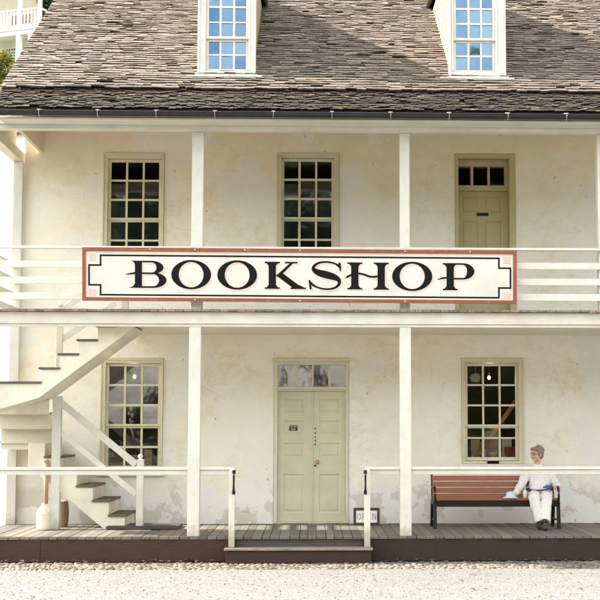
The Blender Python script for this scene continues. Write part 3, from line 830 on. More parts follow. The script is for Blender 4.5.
# stringer with a saw-tooth top
def sawtooth(xstart, dirx, z_from, n, run, rise, drop, x_end=None):
    top = [(xstart, z_from)]
    for k_ in range(n):
        top.append((xstart+dirx*run*k_, z_from+rise*(k_+1)-.03)); top.append((xstart+dirx*run*(k_+1), z_from+rise*(k_+1)-.03))
    return top
top = sawtooth(xr0, -1, DECK, 6, run1, rise1, .2)
xe = top[-1][0]
poly = top + [(xe, top[-1][1]-.33), (xr0-.30, DECK)]
for ya, yb in ((YB0, YB0+.045), (YB1-.05, YB1-.005)):
    part('stringer', MB().prism_y(poly, ya, yb), M['stairpaint'], stt, .003)
for k_ in range(5):
    x_ = xr0-run1*k_; z_ = zl[k_+1]
    part('tread', MB().box(x_-run1-.012, x_+.028, YB0-.03, YB1-.002, z_-.029, z_), M['tread'], stt, .005)
    part('riser', MB().box(x_-.022, x_-.001, YB0+.046, YB1-.051, zl[k_]+.001, z_-.0305), M['stairpaint'], stt)
x6 = xr0-run1*5
part('riser', MB().box(x6-.022, x6-.001, YB0+.046, YB1-.051, zl[5]+.001, zl[6]-.0305), M['stairpaint'], stt)
# quarter landing at the wall, then steps coming forward
xq0, xq1 = XL+.02, at(52.5, 430, 1.6).x
part('landing', MB().box(xq0, x6+.02, 1.76, YB1-.002, zl[6]-.0295, zl[6]), M['tread'], stt, .004)
part('landing_beam', MB().box(xq0+.02, x6-.03, 1.80, YB1-.01, zl[6]-.13, zl[6]-.030), M['stairpaint'], stt, .004)
ysf = [1.75, 1.53, 1.31, 1.09]
for k_ in range(4):
    za, zb2 = zl[6+k_], zl[7+k_]
    yy = ysf[k_]
    part('riser', MB().box(xq0+.03, xq1, yy, yy+.022, za-.035, zb2-.031), M['stairpaint'], stt, .003)
    if k_ < 3: part('tread', MB().box(xq0+.02, xq1-.006, ysf[k_+1]+.0235, yy+.045, zb2-.029, zb2), M['tread'], stt, .004)
# front landing and upper flight
xf = at(40.5, 381, YS0).x; run2 = 18.4/70.6; zlnd = at(20, 381.3, YS0).z
n2 = 5; rise2 = (zbt-zlnd)/n2
part('landing', MB().box(XL-.03, xf+.02, YS0-.03, 1.08, zlnd-.03, zlnd), M['tread'], stt, .004)
zq = lambda px_, py_: at(px_, py_, YS0).z
xq = lambda px_, py_: at(px_, py_, YS0).x
top = [(XL-.02, zlnd-.0305), (xf, zlnd-.0305)]
for k_ in range(n2-1):
    top.append((xf+run2*k_, zlnd+rise2*(k_+1)-.03)); top.append((xf+run2*(k_+1), zlnd+rise2*(k_+1)-.03))
xt = top[-1][0]; top.append((xt, zbt-.033)); top.append((xt+.22, zbt-.033))
bot = [(xq(133.5,328), zq(133.5,328)), (xq(38.5,398), zq(38.5,398)), (XL-.02, zq(38.5,398)-.26)]
bot[0] = (max(bot[0][0], xt+.22), bot[0][1])
poly = list(reversed(top+bot))
for ya, yb in ((YS0, YS0+.045), (YS1-.045, YS1)):
    part('stringer', MB().prism_y(poly, ya, yb), M['stairpaint'], stt, .003)
b0_, b1_ = Vector((bot[0][0], (YS0+YS1)/2, bot[0][1]+.02)), Vector((bot[1][0], (YS0+YS1)/2, bot[1][1]+.02))
part('soffit', MB().bar(b0_, b1_, YS1-YS0-.094, .02), M['stairpaint'], stt)
b2_ = Vector((bot[2][0], (YS0+YS1)/2, bot[2][1]+.02))
part('soffit', MB().bar(b1_+Vector((-.02,0,0)), b2_, .7, .02), M['stairpaint'], stt)
for k_ in range(n2-1):
    x_ = xf+run2*k_; z_ = zlnd+rise2*(k_+1)
    part('tread', MB().box(x_-.03, x_+run2+.012, YS0-.03, YS1+.01, z_-.029, z_), M['tread'], stt, .005)
    part('riser', MB().box(x_+.001, x_+.02, YS0+.046, YS1-.046, z_-rise2+.001, z_-.0305), M['stairpaint'], stt)
# posts and handrails
def newel(pa, pb, pt, pbm, y_, z0_=None, cap=True):
    X0n, X1n, Z0n, Z1n = rect(pa, pb, pt, pbm, y_)
    if z0_ is not None: Z0n = z0_
    mb = MB(); mb.box(X0n, X1n, y_, y_+(X1n-X0n), Z0n, Z1n)
    if cap: mb.lathe(((X0n+X1n)/2, y_+(X1n-X0n)/2, Z1n), [(.035,0),(.02,.015),(.035,.03),(.04,.05),(.025,.075),(.004,.085)], 12)
    return part('newel_post', mb, M['post'], stt, .004)
newel(51.3, 60, 396, 528, 1.345, DECK+.001, False)
newel(136.3, 143.2, 459.5, 524, YB0-.05, DECK+.001)
newel(56.3, 62.3, 308, 352, YS1+.015, zlnd, True)
def handrail(pa, pb, y_, h_, w_=.05):
    a = at(*pa, y_); b_ = at(*pb, y_); part('handrail', MB().bar(a, b_, w_, h_), M['rail'], stt, .005)
handrail((60.5,402.3), (136,464.5), YB0-.02, .10); handrail((60.5,432.5), (136,494.5), YB0-.02, .085, .03)
handrail((62,339.5), (116,303), YS1+.06, .085, .03); handrail((62,310.5), (116,270), YS1+.06, .085, .045)
a_ = at(125, 305, YS1+.06); part('newel_post', MB().box(a_.x-.05, a_.x+.05, YS1+.02, YS1+.12, zbt, at(125,266,YS1).z), M['post'], stt, .004)

# low dark board lying at the foot of the stairs
b = MB(); X0b, X1b = at(109,524,1.6).x, at(180,524,1.6).x
b.box(X0b, X1b, 1.30, 2.0, DECK+.006, DECK+.05); b.box(X0b+.02, X1b-.02, 1.32, 1.40, DECK+.0505, DECK+.056)
tag(solo('wooden_pallet_board', b, M['stepgrey'], .004), 'dark low wooden board lying at the foot of the staircase', 'board')

# ------------------------------------------------------------------ the long sign
YSG = -.055
sg = thing('shop_sign', (at(300,304,YSG).x, YSG, at(300,304,YSG).z), 'long cream board reading BOOKSHOP in black, fixed to the balcony rail', 'sign')
A = {'tl': at(82.3,247.3,YSG), 'tr': at(516.6,251.0,YSG), 'br': at(516.6,304.0,YSG), 'bl': at(82.3,301.0,YSG)}
def sp(px_, py_):
    """sign coordinates: px along the board, py down, as the board hangs"""
    p_ = at(px_, py_, YSG); return (p_.x, p_.z)
# the board drops slightly to one side: shear-free tilt about its centre
def lin(px_, py_):
    u = (px_-82.3)/(516.6-82.3); dy = 3.4*(u-.5)
    return sp(px_, py_+dy)
def srect(a, b_, c, d): return [lin(a,d), lin(b_,d), lin(b_,c), lin(a,c)]
T0, B0 = 249.0, 302.4
part('board', MB().prism_y(srect(83,516,T0+.5,B0-.5), YSG, YSG+.03), M['signcream'], sg)
fr = MB(); fw = 3.6
fr.prism_y(srect(82.3,516.6,T0,T0+fw), YSG-.022, YSG-.0005); fr.prism_y(srect(82.3,516.6,B0-fw,B0), YSG-.022, YSG-.0005)
fr.prism_y(srect(82.3,82.3+fw,T0+fw,B0-fw), YSG-.0215, YSG-.0005); fr.prism_y(srect(516.6-fw,516.6,T0+fw,B0-fw), YSG-.0215, YSG-.0005)
part('frame', fr, M['signred'], sg, .003)
bo = MB(); g_ = 1.2; I0, I1, J0, J1 = 82.3+fw, 516.6-fw, T0+fw, B0-fw
for r_ in ((I0,I1,J0,J0+g_),(I0,I1,J1-g_,J1),(I0,I0+g_,J0+g_,J1-g_),(I1-g_,I1,J0+g_,J1-g_)): bo.prism_y(srect(*r_), YSG-.003, YSG-.0004)
part('border', bo, M['signtan'], sg)
# notched black line
ln = MB(); L = 1.6
a0, a1, t0, t1, nx, ny = 88.3, 511.2, 256.0, 297.0, 11.5, 9.8
for r_ in ((a0+nx,a1-nx,t0,t0+L),(a0+nx,a1-nx,t1-L,t1),(a0,a0+L,t0+ny,t1-ny),(a1-L,a1,t0+ny,t1-ny),
           (a0+nx,a0+nx+L,t0+L,t0+ny+L),(a0+nx,a0+nx+L,t1-ny-L,t1-L),(a1-nx-L,a1-nx,t0+L,t0+ny+L),(a1-nx-L,a1-nx,t1-ny-L,t1-L),
           (a0+L,a0+nx,t0+ny,t0+ny+L),(a0+L,a0+nx,t1-ny-L,t1-ny),(a1-nx,a1-L,t0+ny,t0+ny+L),(a1-nx,a1-L,t1-ny-L,t1-ny)):
    ln.prism_y(srect(*r_), YSG-.0035, YSG-.0005)
part('ruled_line', ln, M['black'], sg)
for (xa, ya) in ((a0+1,t0-.8),(a0+1,t1-6.2),(a1-8,t0-.8),(a1-8,t1-6.2)):
    part('corner_square', MB().prism_y(srect(xa,xa+7,ya,ya+7), YSG-.0036, YSG-.0006), M['signpink'], sg)
for (px_, py_) in ((150,250.6),(195,250.6),(245,250.6),(300,250.6),(405,250.6),(470,250.6),(195,300.8),(405,300.8),(300,300.8)):
    q = lin(px_, py_); part('screw', MB().ball((q[0], YSG-.024, q[1]), .012, .006, .012, n=8, m=5), M['bracket'], sg)
# --- letter outlines, drawn as strokes and rings
TOP, BOT = 262.0, 289.0; MIDY = 275.0
def ell(cx, cy, rx, ry, a0_=0, a1_=360, n=40):
    return [(cx+rx*math.cos(R(a0_+(a1_-a0_)*k_/n)), cy+ry*math.sin(R(a0_+(a1_-a0_)*k_/n))) for k_ in range(n+1)]
def ring(o, i): return [('q', [o[k_], o[k_+1], i[k_+1], i[k_]]) for k_ in range(len(o)-1)]
def stroke(pts, w_):
    """ribbon along pts with widths w_"""
    L_, R_ = [], []
    for k_, (x_, y_) in enumerate(pts):
        xa, ya = pts[max(k_-1,0)]; xb, yb = pts[min(k_+1,len(pts)-1)]
        dx, dy = xb-xa, yb-ya; l_ = math.hypot(dx,dy) or 1; nx_, ny_ = -dy/l_, dx/l_
        L_.append((x_+nx_*w_[k_]/2, y_+ny_*w_[k_]/2)); R_.append((x_-nx_*w_[k_]/2, y_-ny_*w_[k_]/2))
    return ring(L_, R_)
def bez(p0, p1, p2, p3, n=16):
    o = []
    for k_ in range(n+1):
        t = k_/n; u = 1-t
        o.append((u**3*p0[0]+3*u*u*t*p1[0]+3*u*t*t*p2[0]+t**3*p3[0], u**3*p0[1]+3*u*u*t*p1[1]+3*u*t*t*p2[1]+t**3*p3[1]))
    return o
def P(*pts): return [('q', list(pts))]
def serif(xc, y_, half, up, w_):
    """bracketed slab serif: y_ is the outer edge, up=+1 when stem goes downwards from it"""
    t = 1.4
    return P((xc-half,y_),(xc+half,y_),(xc+half,y_+up*t),(xc-half,y_+up*t)) + \
           P((xc-half*.75,y_+up*t),(xc+half*.75,y_+up*t),(xc+w_/2,y_+up*4),(xc-w_/2,y_+up*4))
def stem(xc, w_=7.2, l=True, r_=True, half=7.5):
    return P((xc-w_/2,TOP+1),(xc+w_/2,TOP+1),(xc+w_/2,BOT-1),(xc-w_/2,BOT-1)) + serif(xc,TOP,half,1,w_) + serif(xc,BOT,half,-1,w_)
def glyph_O(cx, rx):
    cy = (TOP+BOT)/2; o = ell(cx, cy, rx, 14.6, n=56); i = ell(cx, cy, rx-7.4, 12.7, n=56)
    return ring(o, i)
def half_ring(x_, ya, yb, xo, wside, thin):
    """bowl: starts at (x_,ya), out to xo and back to (x_,yb)"""
    cy = (ya+yb)/2; ry = (yb-ya)/2; xs_ = x_+ (xo-x_)*.45
    o = [(x_,ya)] + [(xs_+(xo-xs_)*math.cos(R(q)), cy+ry*math.sin(R(q))) for q in range(-90,91,9)] + [(x_,yb)]
    i = [(x_,ya+thin)] + [(xs_+(xo-wside-xs_)*math.cos(R(q)), cy+(ry-thin)*math.sin(R(q))) for q in range(-90,91,9)] + [(x_,yb-thin)]
    return ring(o, i)
LET = []
LET.append(P((135,TOP),(142,TOP),(142,BOT),(135,BOT)) + P((131.5,TOP),(135,TOP),(135,TOP+4),(134,TOP+1.5)) + P((129,BOT),(135,BOT),(135,BOT-4.5),(133.2,BOT-1.4)) +
           half_ring(142,TOP,MIDY+.2,163.5,7,1.5) + half_ring(142,MIDY-1.3,BOT,166.5,7.4,1.6) +
           stroke([(125.5,275.8),(130,275.0),(135,274.3)], [.3,1.3,1.7]))
LET.append(glyph_O(191.2, 19.8)); LET.append(glyph_O(237.2, 19.8))
LET.append(stem(272.3) + P((275.5,276.5),(290,TOP+1.3),(293.2,TOP+1.3),(279.5,277)) + P((276,275.5),(281.5,272.5),(302.5,BOT-1),(293,BOT-1)) +
           P((285,TOP),(297.5,TOP),(297.5,TOP+1.4),(285,TOP+1.4)) + P((290.5,BOT-1.4),(306,BOT-1.4),(306,BOT),(290.5,BOT)) + P((300,BOT-1.4),(304,BOT-1.4),(300.5,BOT-3.4),(298,BOT-4.2)))
sS = bez((340,267.2),(336,260.5),(317,259.5),(313.5,267.0),14)[:-1] + bez((313.5,267.0),(311.5,275.5),(340.5,273.5),(339.5,282.5),18)[:-1] + bez((339.5,282.5),(337,292),(316,290.2),(310.2,282.2),14)
ws = []
for k_ in range(len(sS)):
    u = k_/(len(sS)-1); ws.append(1.6 + 5.6*math.exp(-((u-.5)/.17)**2) + (.6 if u<.05 or u>.95 else 0))
LET.append(stroke(sS, ws) + P((338.6,TOP+.5),(340.6,TOP+.2),(341.2,270.3),(339.6,270.3)) + P((308.6,280),(310.4,280),(311.8,BOT-.2),(309.8,BOT+.3)))
LET.append(stem(354.8) + stem(381.2) + stroke(bez((345.2,277.8),(357,269.5),(365,274.5),(369,275.8),14)[:-1]+bez((369,275.8),(373,277),(378,276),(380,274.5),8), [.4]+[1.9]*22))
LET.append(glyph_O(412.2, 20))
LET.append(stem(450.2) + half_ring(453.5,TOP,278.2,474.3,7.2,1.5) + stroke([(437.2,278.4),(443,276.9),(447,276.6)], [.4,1.7,1.7]))
def letters(name, m, dx, dy, y0_, y1_):
    for g in LET:
        mb = MB(); n = 0
        for _, poly in g:
            n += 1; e_ = n*.00002
            q = [lin(x_+dx, y_+dy) for x_, y_ in poly]
            ar = sum(q[k_][0]*q[(k_+1)%len(q)][1]-q[(k_+1)%len(q)][0]*q[k_][1] for k_ in range(len(q)))
            if ar < 0: q.reverse()
            mb.prism_y(q, y0_-e_, y1_)
        part(name, mb, m, sg)
letters('letter_outline', M['signshadow'], 1.7, 1.6, YSG-.0024, YSG-.0005)
letters('letter', M['black'], 0, 0, YSG-.0052, YSG-.0005)

# ------------------------------------------------------------------ bench
YBF, YBB = 1.36, 1.86
bx0, bx1 = at(433,500,YBF).x, at(560.5,500,YBF).x
bn = thing('park_bench', ((bx0+bx1)/2, (YBF+YBB)/2, DECK), 'red-brown slatted bench with black iron ends under the shop window', 'bench')
zs = at(500, 498.3, YBF).z
s = MB()
for k_ in range(4):
    ya = YBF+.0+k_*.105; zz = zs-.012*k_
    k2 = random.uniform(.85,1.1); s.tint = (k2,k2,k2)
    s.box(bx0+.025, bx1-.025, ya, ya+.092, zz-.035, zz)
part('seat', s, M['benchwood'], bn, .006)
s = MB()
yb_at = lambda z_: 1.80 + (z_-zs)*.22
slats = [(475.8,480.6),(481.6,486.6),(487.6,492.6),(493.6,498.5)]
for a, b_ in slats:
    z1_, z0_ = at(500,a,1.83).z, at(500,b_,1.83).z; k2 = random.uniform(.85,1.1); s.tint = (k2,k2,k2)
    ym = yb_at((z0_+z1_)/2); dz = (z1_-z0_)/2
    s.obox(((bx0+bx1)/2, ym, (z0_+z1_)/2), ((bx1-bx0)/2-.03,0,0), (0,.014,-.003), (0,dz*.22,dz))
part('backrest', s, M['benchwood'], bn, .004)
for X in (bx0+.03, bx1-.03):
    mid = abs(X-(bx0+bx1)/2) < .2
    f = MB(); w_ = .045
    zt_ = at(500,474.5,1.83).z
    f.bar((X, YBF+.03, zs-.05), (X, YBF-.02, DECK+.002), w_, .05, (1,0,0)); f.bar((X, YBB-.06, zs-.05), (X, YBB+.04, DECK+.002), w_, .05, (1,0,0))
    f.box(X-w_/2, X+w_/2, YBF+.0, YBB-.02, zs-.095, zs-.048)
    f.bar((X, YBB-.05, zs-.06), (X, yb_at(zt_)+.035, zt_+.01), w_, .03, (1,0,0))
    f.bar((X, YBF+.02, DECK+.12), (X, YBB+.0, DECK+.12), .02, .03)
    f.box(X-.03, X+.03, YBF-.05, YBF+.03, DECK+.0005, DECK+.016); f.box(X-.03, X+.03, YBB+.0, YBB+.07, DECK+.0005, DECK+.016)
    if not mid:
        za = at(500, 487.5, YBF+.1).z
        f.tube([(X,YBF-.015,zs-.05),(X,YBF-.035,zs+.06),(X,YBF-.02,za-.05),(X,YBF+.03,za),(X,YBF+.2,za+.012),(X,yb_at(za)+.02,za-.01)], [.018,.016,.016,.019,.02,.016], 10)
    part('side_frame', f, M['blackiron'], bn, .005)
f = MB(); f.box(bx0+.053, bx1-.053, YBF+.012, YBF+.05, zs-.125, zs-.037); f.box(bx0+.05, bx1-.05, YBB-.09, YBB-.06, zs-.1, zs-.06)
part('seat_rail', f, M['blackiron'], bn, .004)

# ------------------------------------------------------------------ seated woman
M['skin'] = plain('skin', (.56,.34,.25), .5, 0, .1, 25, .05)
def blouse_mat():
    m, nt, b = new_mat('grey_white_patterned_blouse'); v = coords(nt)
    vo = N(nt, 'ShaderNodeTexVoronoi'); vo.inputs['Scale'].default_value = 55; nt.links.new(v, vo.inputs['Vector'])
    f = ramp(nt, vo.outputs['Distance'], [(.22,1),(.42,0)])
    f2 = mix(nt, 1.0, f, ramp(nt, noise(nt, v, 14, 3), [(.36,.15),(.5,.8)]), 'MULTIPLY')
    nt.links.new(mix(nt, f2, (.66,.635,.63), (.40,.37,.39)), b.inputs['Base Color']); b.inputs['Roughness'].default_value = .85
    bump(nt, b, noise(nt, coords(nt, (1,1,.5)), 16, 4, .6), .5, .012); return m
M['blouse'] = blouse_mat()
def cloth(name, c, var=.1):
    m = plain(name, c, .85, 0, var, 12, 0); nt = m.node_tree; b = nt.nodes['Principled BSDF']
    bump(nt, b, noise(nt, coords(nt, (1,1,.35)), 13, 4, .6), .6, .014); return m
M['trousers'] = cloth('white_cotton_trousers', (.70,.69,.67), .05)
M['hair'] = plain('grey_hair', (.215,.17,.13), .6, 0, .6, 70, .8)
M['shoe'] = plain('black_shoe_leather', (.02,.019,.02), .4, 0, .3, 20)
M['bluenylon'] = cloth('blue_nylon', (.03,.11,.33), .2)
M['bluehat'] = cloth('pale_blue_cotton_hat', (.46,.62,.66), .08)
M['lips'] = plain('lips', (.42,.15,.13), .45, 0, .05, 30, 0)
M['eyes'] = plain('dark_eyes', (.03,.02,.02), .2, 0, 0, 10, 0)
M['tanpaper'] = plain('tan_folded_paper', (.50,.33,.20), .6, 0, .1, 12)
M['bottle'] = plain('frosted_bottle', (.62,.66,.68), .25, 0, .05, 12, 0)
M['bluecap'] = plain('blue_bottle_cap', (.10,.33,.70), .4, 0, .05, 12, 0)

pelv = at(540,494.5,1.70); chest = at(538.2,478,1.80); neck = at(537.3,465.5,1.79); hc = at(536.8,454.2,1.755)
shL, shR = at(527.3,471.5,1.79), at(548.8,472.3,1.79)
elL, wrL, haL = at(520.8,485.5,1.66), at(515.8,493.2,1.50), at(513.2,495.5,1.45)
elR, wrR, haR = at(555.2,485,1.76), at(557.6,485.6,1.54), at(557.8,487.0,1.46)
hipL, hipR = at(535,496,1.68), at(545.3,496,1.68)
knL, knR = at(534,498.5,1.25), at(546.5,498.5,1.27)
anL, anR = at(540.3,521.5,1.14), at(545.3,521,1.06)
toL, toR = anL+Vector((.03,-.17,-.055)), anR+Vector((-.04,-.17,-.055))
anL.z = max(anL.z, DECK+.09); anR.z = max(anR.z, DECK+.09); toL.z = toR.z = DECK+.035
pr = thing('person', (pelv.x, 1.5, DECK), 'grey-haired woman seated on the bench in patterned blouse, white trousers and black shoes', 'person')
from mathutils import noise as mnoise
def folds(o, amt, sc_, seed):
    ns = [(v.co.copy(), v.normal.copy()) for v in o.data.vertices]
    for v, (c_, n_) in zip(o.data.vertices, ns):
        p_ = Vector((c_.x*sc_[0]+seed*7, c_.y*sc_[1], c_.z*sc_[2]))
        f_ = 1-abs(mnoise.noise(p_))*2.2; g_ = mnoise.noise(p_*2.3)
        v.co = c_ + n_*amt*(f_*.6+g_*.4-.3)
    return o
# head frame: looking to her right, a little out of the picture
fd = Vector((-.80,-.58,-.06)).normalized(); sd = fd.cross(Vector((0,0,1))).normalized(); ud_ = sd.cross(fd)
Hm = Matrix((sd, fd, ud_)).transposed()           # local x = side, y = forward, z = up
hp = lambda x_, y_, z_: hc + Hm @ Vector((x_, y_, z_))
body = MB()
body.ball(hp(0,-.012,.022), .072, .092, .092, Hm); body.ball(hp(0,.022,-.045), .054, .062, .066, Hm); body.ball(hp(0,.045,-.088), .026, .026, .022, Hm)
body.capsule(hp(0,.086,.012), hp(0,.108,-.028), .009, .014); body.ball(hp(0,.078,.04), .05, .018, .012, Hm)
for sx in (-1,1):
    body.ball(hp(sx*.072,-.008,-.008), .010, .02, .031, Hm); body.ball(hp(sx*.035,.072,-.03), .024, .02, .022, Hm)
    body.ball(hp(sx*.012,.098,-.03), .009, .011, .008, Hm)
body.ball(hp(0,.082,-.06), .022, .012, .010, Hm)
body.capsule(hp(0,-.03,-.06), neck+Vector((0,.0,-.03)), .047, .052)
body.capsule(neck+Vector((0,0,-.06)), chest, .07, .11); body.capsule(chest, pelv, .12, .135)
for a, b_, c, d_ in ((shL, elL, wrL, haL), (shR, elR, wrR, haR)):
    body.capsule(neck+Vector((0,0,-.08)), a, .05, .05); body.capsule(a, b_, .047, .036); body.capsule(b_, c, .035, .025); body.capsule(c, d_, .022, .024)
for a, b_, c, t in ((hipL, knL, anL, toL), (hipR, knR, anR, toR)):
    body.capsule(pelv, a, .11, .085); body.capsule(a, b_, .08, .055); body.capsule(b_, c, .052, .036); body.capsule(c+Vector((0,.02,-.05)), t, .03, .026)
# hands: palm, four fingers of different length curled over what they hold, thumb from the side
def hand(mb, wr, palm, fwd, down, side, curl, thumb):
    fwd = fwd.normalized(); side = side.normalized(); down = down.normalized()
    mb.obox(palm+fwd*.015, fwd*.040, side*.036, down*.011)
    mb.capsule(wr, palm-fwd*.01, .023, .024)
    for k_, (off, ln_) in enumerate(((-.028,.064),(-.0095,.074),(.0095,.069),(.027,.052))):
        b0 = palm + fwd*.05 + side*off
        p1 = b0 + fwd*ln_*.42 + down*ln_*curl*.3; p2 = p1 + fwd*ln_*.22*(1-curl) + down*ln_*.35*curl + fwd*ln_*.1; p3 = p2 + down*ln_*.28*curl + fwd*ln_*.22*(1-curl)
        mb.capsule(b0-fwd*.02, p1, .0088, .0082, 8); mb.capsule(p1, p2, .0082, .0076, 8); mb.capsule(p2, p3, .0076, .0066, 8)
    t0 = palm - fwd*.012 + side*thumb*.03; t1 = t0 + side*thumb*.028 + fwd*.022 + down*.012; t2 = t1 + fwd*.026 + down*.018
    mb.capsule(t0, t1, .012, .0098, 8); mb.capsule(t1, t2, .0098, .0078, 8)
hand(body, wrL, haL, Vector((-.55,-.55,-.28)), Vector((-.1,-.1,-1)), Vector((.72,-.70,0)), .7, 1)
hand(body, wrR, haR, Vector((.05,-1,-.25)), Vector((0,-.25,-1)), Vector((1,0,0)), .8, -1)
bo_ = baked('body', body, M['skin'], pr, .0062, 3)
# blouse
bl = MB()
bl.capsule(neck+Vector((0,.01,-.045)), chest+Vector((0,0,.03)), .072, .125); bl.capsule(chest+Vector((.0,0,.02)), pelv+Vector((0,.0,.06)), .132, .155)
bl.capsule(chest+Vector((-.05,-.02,.02)), pelv+Vector((-.05,-.04,.05)), .10, .125); bl.capsule(chest+Vector((.05,-.02,.02)), pelv+Vector((.05,-.04,.05)), .10, .125)
for a, b_, c in ((shL, elL, wrL), (shR, elR, wrR)):
    bl.capsule(neck+Vector((0,0,-.075)), a, .062, .074); bl.capsule(a, b_, .076, .066); bl.capsule(b_, c, .065, .047)
bl.tube([neck+Vector((0,-.005,-.02)), neck+Vector((0,-.012,.035))], [.075,.066], 16)
folds(baked('blouse', bl, M['blouse'], pr, .0085, 3), .015, (10,10,7), 1)
tr = MB()
tr.capsule(pelv+Vector((-.06,.02,.0)), pelv+Vector((.06,.02,0)), .135, .135)
for a, b_, c in ((hipL, knL, anL), (hipR, knR, anR)):
    tr.capsule(pelv, a, .125, .105); tr.capsule(a, b_, .104, .083); tr.tube([b_, b_.lerp(c,.5), c+Vector((0,.01,-.005))], [.083,.074,.075], 14)
folds(baked('trousers', tr, M['trousers'], pr, .0085, 3), .015, (11,11,3), 2)
for a, t in ((anL, toL), (anR, toR)):
    sh = MB(); hl = a+Vector((0,.025,-.045)); hl.z = DECK+.045
    t = t+Vector((0,-.02,.004)); sh.capsule(hl, t, .05, .044); sh.capsule(a+Vector((0,0,-.0)), hl, .045, .048)
    me = bake(sh, .007, 3, 'shoe')
    for v in me.vertices:
        if v.co.z < DECK+.006: v.co.z = DECK+.006
    off = world_off(pr)
    for v in me.vertices: v.co -= off
    white_tint(me); link('shoe', me, M['shoe'], pr, None, 0, True)
# hair: short, brushed back, over the crown and nape
ha = MB()
ha.ball(hp(0,-.026,.040), .083, .094, .088, Hm); ha.ball(hp(0,-.052,-.008), .078, .070, .080, Hm); ha.ball(hp(0,.050,.088), .056, .036, .026, Hm)
for sx in (-1,1): ha.ball(hp(sx*.062,-.012,.022), .022, .05, .055, Hm); ha.ball(hp(sx*.045,.04,.078), .03, .036, .028, Hm)
rng = random.Random(3)
for k_ in range(46):
    th, ph = rng.uniform(0,1.9), rng.uniform(math.pi*.95,math.pi*2.05)
    q = Vector((math.sin(th)*math.cos(ph)*.086, math.sin(th)*math.sin(ph)*.094-.03, math.cos(th)*.088+.036))
    ha.ball(hp(*q), .017, .014, .021, Hm, 8, 6)
baked('hair', ha, M['hair'], pr, .006, 1)
for sx in (-1,1): part('eye', MB().ball(hp(sx*.028,.0775,.008), .0095, .006, .006, Hm, 8, 6), M['eyes'], pr, 0, True)
gs = MB()
for sx in (-1,1):
    pts = [hp(sx*.031+.023*math.cos(q), .096, .006+.018*math.sin(q)) for q in [2*math.pi*k_/14 for k_ in range(15)]]
    gs.tube(pts, .0022, 6); gs.tube([hp(sx*.054,.094,.010), hp(sx*.074,0,.012)], .002, 6)
gs.tube([hp(-.009,.098,.01), hp(.009,.098,.01)], .002, 6)
part('glasses', gs, M['walnut'], pr, 0, True)
part('lips', MB().ball(hp(0,.091,-.061), .02, .006, .0065, Hm, 10, 6), M['lips'], pr, 0, True)
# waist pack with strap
wp = MB(); wc = pelv+Vector((0,-.015,.085))
ring_ = [wc+Vector((.178*math.cos(q), .168*math.sin(q)-.012, .018*math.sin(q)+.012*math.cos(q))) for q in [2*math.pi*k_/28 for k_ in range(29)]]
for a, b_ in zip(ring_, ring_[1:]): wp.bar(a, b_, .012, .036)
M['navy'] = plain('navy_webbing', (.018,.03,.075), .7, 0, .2, 20)
pk = part('waist_pack', wp, M['navy'], pr)
pch = MB(); pc = at(547.5,487,1.575); pch.ball(pc+Vector((.008,0,-.008)), .062, .04, .046); pch.ball(pc+Vector((-.045,0,-.012)), .05, .03, .026)
me = bake(pch, .008, 3, 'pouch'); off = world_off(pr)
for v in me.vertices: v.co -= off
white_tint(me); link('pouch', me, M['bluenylon'], pk, None, 0, True)

# things she holds or has beside her
def seat_top(y): return zs-.012*min(3, max(0, int((y-YBF)/.105)))+.001
ht = MB(); cxy = at(510.3,497,1.45); hz = zs+.001
hp_ = [(.004,0)]
ht.lathe((cxy.x, 1.44, hz), [(.118,0.0),(.122,.005),(.085,.018),(.068,.026),(.066,.06),(.056,.083),(.03,.096),(.002,.098)], 24)
o = solo('sun_hat', ht, M['bluehat'], 0, True)
tag(o, 'pale blue cloth sun hat lying on the bench under her hand', 'hat')
bt = thing('water_bottle', (at(525,497,1.5).x, 1.50, zs-.011), 'small clear water bottle with blue cap beside her hip', 'bottle')
bb = MB(); bb.lathe((bt.location.x, 1.5, zs-.0115), [(.028,0),(.031,.01),(.031,.095),(.024,.118),(.013,.128),(.013,.134)], 16); part('flask', bb, M['bottle'], bt, 0, True)
bb = MB(); bb.lathe((bt.location.x, 1.5, zs-.0115), [(.016,.135),(.016,.160),(.013,.163)], 14); part('cap', bb, M['bluecap'], bt)
fp = MB(); c = at(543.3,491.6,1.50); fp.obox(c, (.105,-.01,.004), (.012,.055,.014), (0,-.002,.004)); fp.obox(c+Vector((.012,0,.010)), (.085,.0,.008), (.0,.045,.012), (0,-.002,.003))
tag(solo('folded_paper', fp, M['tanpaper'], .002), 'tan folded paper lying in the seated woman\'s lap', 'paper')

# ------------------------------------------------------------------ butter churn, keg, open sign
cx = at(43.5,515,1.35).x
ch = thing('butter_churn', (cx, 1.35, DECK), 'pale stoneware butter churn with a long wooden dasher, beside the stair post', 'churn')
b = MB(); b.lathe((cx,1.35,DECK+.003), [(.088,0),(.096,.012),(.1,.06),(.1,.215),(.106,.222),(.106,.238),(.098,.244)], 28); part('crock', b, M['crock'], ch, 0, False)
b = MB(); b.lathe((cx,1.35,DECK+.003), [(.1,.2445),(.098,.256),(.06,.318),(.034,.352),(.028,.372),(.03,.384)], 28); part('lid', b, M['crock'], ch, 0, False)
b = MB(); b.tube([(cx+.035,1.35,DECK+.38),(cx+.028,1.352,DECK+.7),(cx+.012,1.356,DECK+1.0)], [.03,.034,.05], 10); b.tube([(cx+.012,1.356,DECK+1.0),(cx+.012,1.356,DECK+1.02)], [.05,.04], 10)
part('dasher', b, M['stick'], ch, 0, True)
kx = at(61,515,1.95).x
kg = MB(); kg.lathe((kx,1.95,DECK+.003), [(.10,0),(.112,.08),(.118,.2),(.112,.31),(.1,.38),(.09,.385)], 20)
tag(solo('wooden_keg', kg, M['keg'], 0, False), 'small tan wooden keg on the deck behind the stair post', 'keg')

